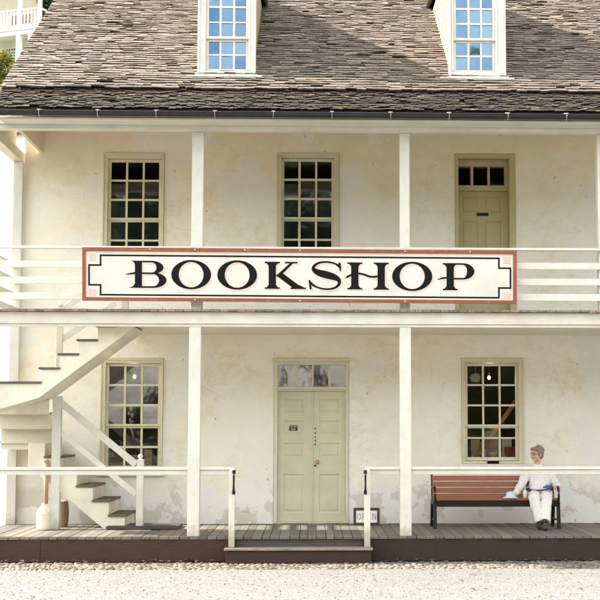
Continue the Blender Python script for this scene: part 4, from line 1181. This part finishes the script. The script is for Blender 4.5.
ox0, ox1, oz0, oz1 = rect(353.5, 379.5, 509.3, 526.8, 2.1)
os_ = thing('open_sign', ((ox0+ox1)/2, 2.1, DECK), 'dark framed OPEN sign standing on the deck beside the gate post', 'sign')
oz1 = DECK+(oz1-oz0); oz0 = DECK+.004
f = MB(); fw = .038
f.box(ox0, ox1, 2.06, 2.11, oz0, oz0+fw); f.box(ox0, ox1, 2.06, 2.11, oz1-fw, oz1); f.box(ox0, ox0+fw, 2.061, 2.109, oz0+fw, oz1-fw); f.box(ox1-fw, ox1, 2.061, 2.109, oz0+fw, oz1-fw)
f.box(ox0+.05, ox0+.08, 2.111, 2.3, oz0, oz0+.02); f.box(ox1-.08, ox1-.05, 2.111, 2.3, oz0, oz0+.02)
part('frame', f, M['walnut'], os_, .004)
part('card', MB().box(ox0+fw, ox1-fw, 2.072, 2.09, oz0+fw, oz1-fw), M['paper'], os_)
t = MB(); wI = (ox1-ox0-2*fw); hI = oz1-oz0-2*fw; zc_ = (oz0+oz1)/2; lh = hI*.52
def letter_x(k_): return ox0+fw+wI*(.07+.235*k_)
wl_ = wI*.165
def v2(x_, a, b_, t_=.009): t.box(x_, x_+t_, 2.0695, 2.0715, a, b_)
def h2(a, b_, z_, t_=.007): t.box(a, b_, 2.0697, 2.0713, z_, z_+t_)
za, zb2 = zc_-lh/2, zc_+lh/2
x_ = letter_x(0); oo = [(x_+wl_/2+wl_/2*math.cos(q), zc_+lh/2*math.sin(q)) for q in [2*math.pi*k_/24 for k_ in range(25)]]; ii = [(x_+wl_/2+(wl_/2-.008)*math.cos(q), zc_+(lh/2-.007)*math.sin(q)) for q in [2*math.pi*k_/24 for k_ in range(25)]]
for k_ in range(24): t.prism_y([oo[k_], oo[k_+1], ii[k_+1], ii[k_]], 2.0696, 2.0714)
x_ = letter_x(1); v2(x_, za, zb2); h2(x_+.009, x_+wl_, zb2-.007); h2(x_+.009, x_+wl_, zc_); v2(x_+wl_-.0085, zc_+.007, zb2-.007)
x_ = letter_x(2); v2(x_, za, zb2); h2(x_+.009, x_+wl_, zb2-.007); h2(x_+.009, x_+wl_*.85, zc_-.003); h2(x_+.009, x_+wl_, za)
x_ = letter_x(3); v2(x_, za, zb2); v2(x_+wl_-.009, za, zb2); t.prism_y([(x_+.009,zb2),(x_+.009,zb2-.02),(x_+wl_-.009,za),(x_+wl_-.009,za+.02)], 2.0698, 2.0712)
part('lettering', t, M['greyink'], os_)

# window ledge object under the bench window
a0, a1, b0, b1 = rect(487.5, 499, 463.2, 466.6, YW-.05)
wx = OP['lowright']
tag(solo('black_case', MB().box(a0, a1, YW-.066, YW-.02, wx[2]+.0035, wx[2]+.0035+.045), M['black'], .008), 'small black case lying on the white sill behind the bench', 'case')

# ------------------------------------------------------------------ things seen inside the lower windows
M['bulb'] = emit('warm_lit_bulb', (1.0,.50,.20), 1.1)
for px_, py_, lab in ((134.5,376.5,'lit hanging bulb inside the window beside the staircase'), (489,377.5,'lit hanging bulb inside the window above the bench')):
    c = at(px_, py_, 3.9)
    lp = thing('pendant_lamp', (c.x, 3.9, c.z), lab, 'lamp', 'bulbs hanging inside the shop')
    b = MB(); b.tube([(c.x,3.9,c.z+.07),(c.x,3.9,zbt-.31)], .006, 8); b.lathe((c.x,3.9,c.z+.055), [(.02,0),(.024,.03),(.012,.05)], 12); part('cord', b, M['blackiron'], lp)
    b = MB(); b.ball((c.x,3.9,c.z), .028, .028, .036); part('bulb', b, M['bulb'], lp, 0, True)
    pl_ = bpy.data.lights.new('bulb_light', 'POINT'); pl_.energy = 5; pl_.color = (1,.66,.36); pl_.shadow_soft_size = .04
    po = bpy.data.objects.new('bulb_light', pl_); COL.objects.link(po); po.location = (c.x, 3.78, c.z-.07)
YI = 3.0
zsl = OP['lowright'][2]
def shelf(key, label, zt_):
    x0_, x1_, z0_, z1_ = OP[key]
    b = MB(); b.box(x0_-.1, x1_+.1, YW+.22, YW+1.0, zt_-.03, zt_); b.box(x0_-.05, x0_, YW+.42, YW+.47, DECK+.003, zt_-.031); b.box(x1_, x1_+.05, YW+.42, YW+.47, DECK+.003, zt_-.031)
    b.box(x0_-.05, x0_, YW+.9, YW+.95, DECK+.003, zt_-.031); b.box(x1_, x1_+.05, YW+.9, YW+.95, DECK+.003, zt_-.031)
    tag(solo('display_table', b, M['walnut'], .003), label, 'table')
zt1 = at(490, 458.5, 3.0).z; zt2 = at(133, 467, 3.0).z
shelf('lowright', 'dark display table inside the window above the bench', zt1)
shelf('lowleft', 'dark display table inside the window beside the staircase', zt2)
M['polewood'] = wood('varnished_pole', (.70,.34,.08), (.55,.25,.06), (4,4,1))
a, b_ = at(476,457,2.82), at(519,397,2.82); a.z = zt1+.02
tag(solo('wooden_pole', MB().tube([a, b_], .034, 10), M['polewood'], 0, True), 'orange wooden pole leaning across inside the window above the bench', 'pole')
M['white2'] = plain('white_glaze', (.80,.79,.77), .4, 0, .03, 20, 0); M['maroon'] = plain('maroon_cloth_cover', (.20,.03,.03), .6, 0, .2, 10)
M['pinkcover'] = plain('faded_pink_cover', (.60,.42,.40), .6, 0, .1, 8); M['greycover'] = plain('pale_grey_print', (.5,.53,.58), .6, 0, .25, 20); M['tancover'] = plain('tan_cover', (.5,.38,.24), .6, 0, .2, 15)
def book(pa, pb, pt, y_, mm, label, z_):
    y_ -= .24
    X0b, X1b = at(pa,450,y_).x, at(pb,450,y_).x; h_ = at(490,pt,y_).z
    b = MB(); cz = (z_+h_)/2; b.obox(((X0b+X1b)/2, y_+.02, cz+.002), ((X1b-X0b)/2,0,0), (0,.018,.003), (0,.03,(h_-z_)/2))
    tag(solo('book', b, mm, .003), label, 'book', 'books on display in the windows')
book(471,480,440,3.22,M['tancover'],'tan book standing behind the orange pole in the window',zt1)
book(481,486.5,443,3.08,M['greycover'],'pale grey book under the orange pole in the window',zt1)
book(485,501,438.5,3.3,M['pinkcover'],'faded pink book standing behind the white bowl in the window',zt1)
book(502,512,438,3.34,M['white2'],'white book standing next to the pink one in the window',zt1)
book(505,516,447,3.1,M['maroon'],'maroon book lying low in the corner of the window',zt1)
c = at(493,455,2.84); b = MB(); b.lathe((c.x,2.84,zt1), [(.03,0),(.035,.01),(.06,.05),(.075,.1),(.07,.1),(.05,.05),(.01,.02)], 20)
tag(solo('bowl', b, M['white2'], 0, True), 'white bowl standing in the window above the bench', 'bowl')
book(127,142,455,3.1,M['greycover'],'pale grey book behind the stair handrail in the window',zt2)
book(144,152,450,3.2,M['tancover'],'tan book behind the newel post in the window',zt2)
# paper cut-outs and a glass mobile hanging against the panes
M['white_paper'] = plain('white_cut_paper', (.5,.5,.52), .7, 0, .3, 20, 0)
def cutout(cx, cy, rx, ry, seed, label, y_=2.75):
    rg = random.Random(seed); b = MB(); n = 44
    pts = []
    for k_ in range(n):
        q = 2*math.pi*k_/n; rr = (1.1 if k_ % 2 else .7)*rg.uniform(.8,1.05); p_ = at(cx+rx*rr*math.cos(q), cy+ry*rr*math.sin(q), y_); pts.append((p_.x, p_.z))
    b.prism_y(list(reversed(pts)), y_, y_+.004)
    t_ = at(cx, cy-ry*.7, y_); b.tube([(t_.x,y_+.002,t_.z),(t_.x,y_+.002,at(cx,355,y_).z)], .0025, 6)
    tag(solo('paper_ornament', b, M['white_paper']), label, 'ornament')
cutout(475.5, 378, 6.5, 5.5, 4, 'white cut-paper star hanging high in the window above the bench')
b = MB(); c0 = at(131,409,2.8)
b.tube([(c0.x,2.8,at(131,355,2.8).z),(c0.x,2.8,c0.z)], .002, 6)
for k_, (dx, dz, r_) in enumerate(((0,0,.03),(-.03,-.07,.025),(.02,-.10,.03),(-.01,-.17,.022),(.03,-.2,.018))): b.ball((c0.x+dx,2.8,c0.z+dz), r_, r_, r_*1.2, n=10, m=7)
b.tube([(c0.x-.01,2.8,c0.z-.19),(c0.x+.01,2.8,c0.z-.32),(c0.x+.05,2.8,c0.z-.46)], [.012,.018,.012], 8)
tag(solo('glass_mobile', b, M['white2'], 0, True), 'pale hanging mobile with a ribbon inside the window beside the staircase', 'ornament')

# ------------------------------------------------------------------ ground
def road_mat():
    m, nt, b = new_mat('pale_chip_sealed_road'); v = coords(nt)
    vo = N(nt, 'ShaderNodeTexVoronoi'); vo.inputs['Scale'].default_value = 62; nt.links.new(v, vo.inputs['Vector'])
    sep = N(nt, 'ShaderNodeSeparateColor'); nt.links.new(vo.outputs['Color'], sep.inputs[0])
    col = ramp(nt, sep.outputs[0], [(0,(.065,.06,.058)),(.25,(.135,.126,.120)),(.75,(.185,.174,.167)),(1,(.30,.283,.272))])
    col = mix(nt, ramp(nt, noise(nt, v, 1.2, 6, .6), [(.35,0),(.7,.45)]), col, (.13,.121,.116))
    nt.links.new(col, b.inputs['Base Color']); b.inputs['Roughness'].default_value = .9
    h = mix(nt, .6, vo.outputs['Distance'], noise(nt, v, 16, 6, .7))
    bump(nt, b, h, .7, .02); return m
M['road'] = road_mat()
M['earth'] = plain('dry_grassy_ground', (.10,.10,.045), .95, 0, .5, 2)
M['cobble'] = plain('pale_cobble_stone', (.185,.16,.142), .9, 0, .35, 25, .5)
M['leaf'] = plain('dry_leaf', (.075,.042,.026), .7, 0, .4, 40)
r_ = MB(); r_.face([(-60,-21,0),(60,-21,0),(60,19,0),(-60,19,0)])
o = link('road', r_.mesh('road'), M['road'], None); tag(o, kind='structure')
r_ = MB(); nx_, ny_ = 60, 60
def ground_z(x_, y_):
    z_ = -.06
    if y_ > 20: z_ += (min(y_,160)-20)*.11 + math.sin(x_*.09)*.8*min(1,(y_-20)/30)
    if y_ < -46: z_ -= .15
    return z_
gx = [-900,-500,-300,-150,-100]+[-80+4*k_ for k_ in range(41)]+[100,150,300,500,900]; gy = [-1500,-600,-300,-150,-80,-46,-21,0,19]+[24+5*k_ for k_ in range(30)]+[250,500,1500]
for i in range(len(gx)-1):
    for j in range(len(gy)-1):
        q = [(gx[i],gy[j]),(gx[i+1],gy[j]),(gx[i+1],gy[j+1]),(gx[i],gy[j+1])]; r_.face([(x_,y_,ground_z(x_,y_)) for x_,y_ in q])
o = link('ground', r_.mesh('ground'), M['earth'], None); tag(o, kind='structure')
# cobbled gutter: rounded stones set close together
c = MB(); rg = random.Random(11)
yy = -.03
while yy > -.88:
    dpt = rg.uniform(.05,.085); x_ = -8.5+rg.uniform(0,.1)
    while x_ < 9.5:
        wd = rg.uniform(.045,.12); k_ = rg.uniform(.3,1.25); c.tint = (k_, k_*rg.uniform(.88,.98), k_*rg.uniform(.8,1))
        h_ = rg.uniform(.004,.02); cx_, cy_ = x_+wd/2, yy-dpt/2+rg.uniform(-.015,.015)
        i = len(c.v); n = 8; rr = [rg.uniform(.65,1.1) for _ in range(n)]
        for (s_, z_) in ((.5,-.01),(.48,h_*.55),(.3,h_)):
            for q in range(n):
                a_ = 2*math.pi*q/n+.2; c.v.append((cx_+wd*s_*rr[q]*math.cos(a_), cy_+dpt*s_*rr[q]*math.sin(a_), z_))
        for l_ in range(2):
            for q in range(n):
                m_ = (q+1)%n; c.f.append((i+l_*n+q, i+l_*n+m_, i+(l_+1)*n+m_, i+(l_+1)*n+q)); c.c.append(c.tint)
        c.f.append(tuple(i+2*n+q for q in range(n))); c.c.append(c.tint)
        x_ += wd*.98
    yy -= dpt*.96
o = link('cobbles', c.mesh('cobbles'), M['cobble'], None, None, 0, True); tag(o, 'pale rounded cobblestones set in a strip along the deck', 'cobbles', kind='stuff')
# loose chippings on the road and dry leaves along the deck
c = MB(); c.tint = (1,1,1)
for k_ in range(3800):
    x_, y_ = rg.uniform(-6.5,7), rg.uniform(-5.2,-.9); s_ = rg.uniform(.004,.013); k2 = rg.uniform(.55,1.3); c.tint = (k2,k2*1.02,k2*1.05)
    M3 = Matrix.Rotation(rg.uniform(0,6.3),3,'Z'); c.ball((x_,y_,s_*.3), s_, s_*rg.uniform(.6,1), s_*.6, M3, 5, 3)
o = link('road_chippings', c.mesh('road_chippings'), M['cobble'], None); tag(o, 'loose pale stone chippings scattered on the road', 'gravel', kind='stuff')
c = MB()
for k_ in range(330):
    x_ = rg.uniform(-5.5,6.5); y_ = -.02-abs(rg.gauss(0,.12)); 
    if k_ > 308: y_ = rg.uniform(-4,-1)
    a_ = rg.uniform(0,6.3); s_ = rg.uniform(.02,.045); z_ = .045 if y_ > -1 else .012
    d1 = Vector((math.cos(a_),math.sin(a_),rg.uniform(-.3,.3)))*s_; d2 = Vector((-math.sin(a_),math.cos(a_),rg.uniform(-.3,.3)))*s_*.55; p_ = Vector((x_,y_,z_))
    k2 = rg.uniform(.5,1.6); c.tint = (k2,k2*.9,k2*.8)
    c.face([p_-d1, p_-d2+Vector((0,0,.006)), p_+d1, p_+d2+Vector((0,0,.006))])
o = link('dry_leaves', c.mesh('dry_leaves'), M['leaf'], None); tag(o, 'dry brown leaves gathered along the foot of the deck', 'leaves', kind='stuff')

# ------------------------------------------------------------------ neighbouring white house up the hill
def leaf_mat(name, c1, c2):
    m, nt, b = new_mat(name); v = coords(nt)
    col = mix(nt, ramp(nt, noise(nt, v, 1.3, 4), [(.35,0),(.65,1)]), c1, c2)
    nt.links.new(tinted(nt, col), b.inputs['Base Color']); b.inputs['Roughness'].default_value = .6
    t_ = N(nt, 'ShaderNodeBsdfTranslucent'); nt.links.new(tinted(nt, col), t_.inputs['Color'])
    mx = N(nt, 'ShaderNodeMixShader'); mx.inputs[0].default_value = .3
    out = nt.nodes['Material Output']; nt.links.new(b.outputs[0], mx.inputs[1]); nt.links.new(t_.outputs[0], mx.inputs[2]); nt.links.new(mx.outputs[0], out.inputs['Surface']); return m
M['white_house'] = paint('white_house_paint', (.70,.69,.66), (.55,.53,.48), .55, .2, (1,1,4)); M['houseyellow'] = paint('pale_yellow_house_wall', (.60,.57,.45), (.45,.42,.33), .6, .2)
M['lattice'] = plain('dark_window_recess', (.10,.11,.12), .4, 0, .2, 3, 0); M['redwood'] = plain('red_brown_door', (.30,.10,.06), .6, 0, .2, 3); M['houseroof'] = plain('grey_slate', (.15,.14,.14), .8, 0, .2, 3)
PH = R(21); DX, DY = math.cos(PH), -math.sin(PH)          # along the facade, to the right and nearer
YN = 45.0
Pe = at(40.0, 60, YN)                                    # right-hand corner of the balcony
HO = Vector((Pe.x, YN, 0))
def hpnt(u, d, z_): return (HO.x+DX*u - math.sin(PH)*d*-1*-1, HO.y+DY*u - math.cos(PH)*d, z_)
# u along facade (negative to the left), d outwards
def hv(u, d, z_): return Vector((HO.x+DX*u-math.sin(PH)*d, HO.y+DY*u-math.cos(PH)*d, z_))
def hbox(mb, u0, u1, d0, d1, z0_, z1_):
    c_ = hv((u0+u1)/2,(d0+d1)/2,(z0_+z1_)/2); mb.obox(c_, Vector((DX,DY,0))*(u1-u0)/2, Vector((-math.sin(PH),-math.cos(PH),0))*(d1-d0)/2, Vector((0,0,(z1_-z0_)/2)))
hz = lambda py_: at(40, py_, YN).z
gzh = ground_z(HO.x, HO.y)
nh = thing('white_house', (HO.x, HO.y, gzh), 'white house on the hill with balustraded balcony and lattice windows', 'house')
zb0, zb1, zr0 = hz(28), hz(26), hz(-20)                  # balcony floor underside.. top
zrail = hz(7)
w = MB(); hbox(w, -14, -.35, -3, -1.5, gzh-1, zb0-.01); part('lower_wall', w, M['white_house'], nh)
w = MB(); hbox(w, -14, -.55, -3, -1.6, zb0, hz(-40)); part('upper_wall', w, M['houseyellow'], nh)
w = MB(); hbox(w, -14, .1, -1.6, .12, zb0-.02, zb0+.12); hbox(w, -14, .05, -.1, .06, zb0-.22, zb0-.021); part('balcony_floor', w, M['white_house'], nh)
w = MB(); hbox(w, -14, 0, -.05, .05, zrail-.07, zrail); hbox(w, -14, 0, -.04, .04, zb0+.2, zb0+.26); hbox(w, -.1, 0, -1.5, -.06, zrail-.07, zrail)
k_ = 0; u = -.1
while u > -13.9:
    hbox(w, u-.075, u, -.025, .025, zb0+.261, zrail-.071); u -= .19
part('balustrade', w, M['white_house'], nh)
for u in (-.0, -1.08, -3.2, -5.2, -7.2, -9.2):
    w = MB(); hbox(w, u-.2, u, -.12, .1, gzh-.5, zb0-.23); part('column', w, M['white_house'], nh)
    w = MB(); hbox(w, u-.16, u, -.10, .06, zb0+.121, hz(-38)); part('column', w, M['white_house'], nh)
for u in (-.58, -1.32, -2.3, -3.5, -4.3, -5.5, -6.3):
    w = MB(); a_, b2 = hz(54), hz(36); wq = .56; hbox(w, u-wq, u, -1.499, -1.47, a_, b2)
    lw = part('lattice_window', w, M['lattice'], nh)
    w = MB(); hbox(w, u-wq-.05, u+.05, -1.468, -1.42, b2, b2+.06); hbox(w, u-wq-.05, u+.05, -1.468, -1.42, a_-.06, a_)
    for q in range(5): hbox(w, u-wq+wq/4*q-.022, u-wq+wq/4*q+.022, -1.468, -1.43, a_, b2)
    for q in range(1,6): hbox(w, u-wq, u, -1.464, -1.434, a_+(b2-a_)*q/6-.022, a_+(b2-a_)*q/6+.022)
    part('lattice', w, M['white_house'], lw)
w = MB(); hbox(w, -2.7, -1.5, -1.599, -1.54, hz(10), hz(1.5)); part('shutter', w, M['redwood'], nh)
w = MB(); hbox(w, -14.4, .2, -3.4, .5, hz(-40)+.001, hz(-42)); part('roof', w, M['houseroof'], nh)
# white outbuilding beside the shop, seen past the porch end
ob = thing('white_outbuilding', (-10.5, 21.5, 0), 'plain whitewashed outbuilding beyond the open end of the porch', 'building')
OA, OB = Vector((-6.6,17.2,0)), Vector((-16.5,26.4,0)); od = (OB-OA).normalized(); on = Vector((od.y,-od.x,0))
if on.y > 0: on = -on
def obx(mb, u0, u1, d0, d1, z0_, z1_):
    c_ = OA+od*(u0+u1)/2+on*(d0+d1)/2+Vector((0,0,(z0_+z1_)/2)); mb.obox(c_, od*(u1-u0)/2, on*(d1-d0)/2, Vector((0,0,(z1_-z0_)/2)))
OL = (OB-OA).length
w = MB(); obx(w, 0, OL, -6, 0, -.3, 9.9); part('wall', w, M['white_house'], ob)
w = MB(); obx(w, -.2, OL+.2, -6.2, .25, 9.901, 10.1); part('roof', w, M['houseroof'], ob)
w = MB(); obx(w, 7.2, 8.2, .001, .05, 0, 2.1); part('door', w, M['redwood'], ob)
for zz in (4.2, 7.2):
    w = MB(); obx(w, 7.4, 8.3, .001, .04, zz, zz+1.4); lw = part('window', w, M['lattice'], ob)
    w = MB(); obx(w, 7.3, 7.399, .001, .06, zz-.1, zz+1.5); obx(w, 8.301, 8.4, .001, .06, zz-.1, zz+1.5); obx(w, 7.4, 8.3, .001, .055, zz-.1, zz-.001); obx(w, 7.4, 8.3, .001, .055, zz+1.401, zz+1.5); part('frame', w, M['white_house'], lw)

# foliage
def crown_mb(c_, r3, n, size, cols, seed, clumps=14):
    rg_ = random.Random(seed); mb = MB(); cl = []
    for _ in range(clumps):
        d_ = Vector((rg_.gauss(0,1), rg_.gauss(0,1), rg_.gauss(0,1))).normalized()*rg_.uniform(.35,.95)
        cl.append((Vector((d_.x*r3[0], d_.y*r3[1], d_.z*r3[2])), rg_.uniform(.25,.5), rg_.uniform(.7,1.3)))
    for k_ in range(n):
        cc, cr, ct = rg_.choice(cl)
        d_ = Vector((rg_.gauss(0,1), rg_.gauss(0,1), rg_.gauss(0,1))).normalized()*(rg_.random()**.4)
        p_ = Vector(c_)+cc+Vector((d_.x*r3[0]*cr, d_.y*r3[1]*cr, d_.z*r3[2]*cr))
        a_ = Vector((rg_.gauss(0,1), rg_.gauss(0,1), rg_.gauss(0,.6))).normalized(); b_ = a_.cross(Vector((rg_.gauss(0,1), rg_.gauss(0,1), rg_.gauss(0,1)))).normalized()
        s_ = size*rg_.uniform(.6,1.4); t_ = rg_.choice(cols); k2 = ct*rg_.uniform(.7,1.3); mb.tint = (t_[0]*k2,t_[1]*k2,t_[2]*k2)
        mb.face([p_-a_*s_, p_-b_*s_*.5, p_+a_*s_, p_+b_*s_*.5])
    return mb
M['yellowleaf'] = leaf_mat('yellow_green_leaves', (.26,.25,.05), (.17,.19,.04)); M['darkleaf'] = leaf_mat('dark_green_leaves', (.05,.085,.025), (.03,.055,.018)); M['bark'] = wood('grey_bark', (.12,.10,.08), (.07,.06,.05), (3,3,1))
def tree(c_, r3, base, n, size, mm, cols, seed, label, tr_=.12):
    base = Vector(base); t = thing('tree', base, label, 'tree')
    c_ = Vector(c_); b = MB(); b.tube([base+Vector((0,0,-.2)), base.lerp(c_,.5)+Vector((.1,0,0)), c_], [tr_,tr_*.75,tr_*.3], 10)
    rg_ = random.Random(seed)
    for k_ in range(7):
        s_ = base.lerp(c_, rg_.uniform(.65,.95)); e_ = c_+Vector((rg_.uniform(-.7,.7)*r3[0], rg_.uniform(-.7,.7)*r3[1], rg_.uniform(-.2,.7)*r3[2])); b.tube([s_, s_.lerp(e_,.5)+Vector((0,0,.1)), e_], [tr_*.35,tr_*.25,tr_*.1], 6)
    part('trunk', b, M['bark'], t, 0, True)
    part('crown', crown_mb(c_, r3, n, size, cols, seed), mm, t)
Yt = 40.0; c_ = at(4, 70, Yt)
tree(c_, (1.2,.9,1.05), (at(30,84,Yt).x, Yt, ground_z(0,Yt)), 3600, .075, M['yellowleaf'], [(1,1,1),(1.1,1.1,.8),(1.5,1.3,.7),(.6,.8,.7),(.8,1,.8),(1.8,1.0,.5)], 5, 'small yellow-green tree with orange tints in front of the white house', .09)
Yt = 46.6; c_ = at(50, -3, Yt)
tree(c_, (1.0,.9,1.3), (c_.x+.4, Yt, ground_z(0,Yt)), 5200, .10, M['darkleaf'], [(1,1,1),(1.5,1.5,1.2),(.6,.7,.6)], 8, 'dark green leafy tree standing behind the white house corner', .2)

# far wood across the street, seen in the window panes
rg = random.Random(21); mb = MB()
from mathutils import noise as mnoise
def blob(cx_, cy_, cz_, rx_, ry_, rz_, n, size):
    # dense heart of the mass, ragged
    mb.tint = (.6,.6,.6); i = len(mb.v); nn, mm_ = 18, 11
    for a in range(mm_+1):
        for b in range(nn):
            th, ph = math.pi*a/mm_, 2*math.pi*b/nn; d_ = Vector((math.sin(th)*math.cos(ph), math.sin(th)*math.sin(ph), math.cos(th)))
            k_ = .80+.3*mnoise.noise(d_*2.2+Vector((cx_,cz_,0))); mb.v.append((cx_+d_.x*rx_*k_, cy_+d_.y*ry_*k_, cz_+d_.z*rz_*k_))
    for a in range(mm_):
        for b in range(nn):
            e_ = (b+1)%nn; mb.f.append((i+a*nn+b, i+(a+1)*nn+b, i+(a+1)*nn+e_, i+a*nn+e_)); mb.c.append(mb.tint)
    for k_ in range(n):
        d_ = Vector((rg.gauss(0,1), rg.gauss(0,1), rg.gauss(0,1))).normalized()*(rg.random()**.33)
        p_ = Vector((cx_+d_.x*rx_, cy_+d_.y*ry_, cz_+d_.z*rz_)); a_ = Vector((rg.gauss(0,1),rg.gauss(0,1),rg.gauss(0,1))).normalized(); b_ = a_.cross(Vector((rg.gauss(0,1),rg.gauss(0,1),rg.gauss(0,1)))).normalized()
        s_ = size*rg.uniform(.6,1.4); k2 = rg.uniform(.5,1.4); mb.tint = (k2,k2,k2); mb.face([p_-a_*s_, p_-b_*s_*.6, p_+a_*s_, p_+b_*s_*.6])
for k_ in range(34): blob(-66+4*k_+rg.uniform(-1,1), -62+rg.uniform(-2,2), .8, 3.2, 2, rg.uniform(2.0,2.7), 900, .2)
for k_ in range(26):
    cx_ = -62+5*k_+rg.uniform(-1,1)
    if cx_ > 4:
        blob(cx_+1.5, -60, 5.6, 3.6, 2.5, 3.9, 1700, .24); blob(cx_+3.8, -61, 4.2, 2.6, 2.5, 2.6, 800, .24)
    blob(cx_, -64+rg.uniform(-3,3), 11.8+rg.uniform(-.8,1), 4.2, 3, rg.uniform(5.9,6.6), 2400, .34)
    mb.tint = (.5,.4,.35); mb.tube([(cx_,-64,-.3),(cx_+.2,-64,7)], [.35,.22], 8)
o = link('woods', mb.mesh('woods'), M['darkleaf'], None); tag(o, 'dark far wood across the street mirrored in the window panes', 'woods', kind='stuff')

# ------------------------------------------------------------------ light
EL, BE = R(39), R(3.5)
toS = Vector((-math.cos(EL)*math.cos(BE), math.cos(EL)*math.sin(BE), math.sin(EL)))
sd_ = bpy.data.lights.new('sun', 'SUN'); sd_.energy = 4.0; sd_.angle = R(.53); sd_.color = (1.0,.965,.91)
so = bpy.data.objects.new('sun', sd_); COL.objects.link(so); so.rotation_euler = (-toS).to_track_quat('-Z','Y').to_euler()
wd = bpy.data.worlds.new('World'); scene.world = wd; wd.use_nodes = True; nt = wd.node_tree
sky = N(nt, 'ShaderNodeTexSky', sky_type='NISHITA'); sky.sun_disc = False; sky.sun_elevation = EL
sky.sun_rotation = R(-86.5); sky.altitude = 100; sky.air_density = 1.0; sky.dust_density = 2.5; sky.ozone_density = .6
bg = nt.nodes['Background']; bg.inputs['Strength'].default_value = 0.15; tc = N(nt, 'ShaderNodeTexCoord'); mp = N(nt, 'ShaderNodeMapping'); mp.inputs['Scale'].default_value = (1,1,2.2); nt.links.new(tc.outputs['Generated'], mp.inputs['Vector'])
cl = ramp(nt, noise(nt, mp.outputs['Vector'], 4.0, 9, .62), [(.36,0),(.60,.9)])  # clouds added to the unseen sky to lift the fill in shade
nt.links.new(mix(nt, cl, sky.outputs[0], (7.4,7.1,6.7)), bg.inputs['Color'])
vs = scene.view_settings; vs.view_transform = 'Standard'; vs.look = 'None'; vs.gamma = 1; vs.use_curve_mapping = False; vs.use_white_balance = True; vs.white_balance_temperature = 6800; vs.white_balance_tint = 5; vs.exposure = 1.94
scene.render.engine = 'CYCLES'; scene.cycles.use_denoising = True
scene.cycles.max_bounces = 10; scene.cycles.diffuse_bounces = 6; scene.cycles.transparent_max_bounces = 16
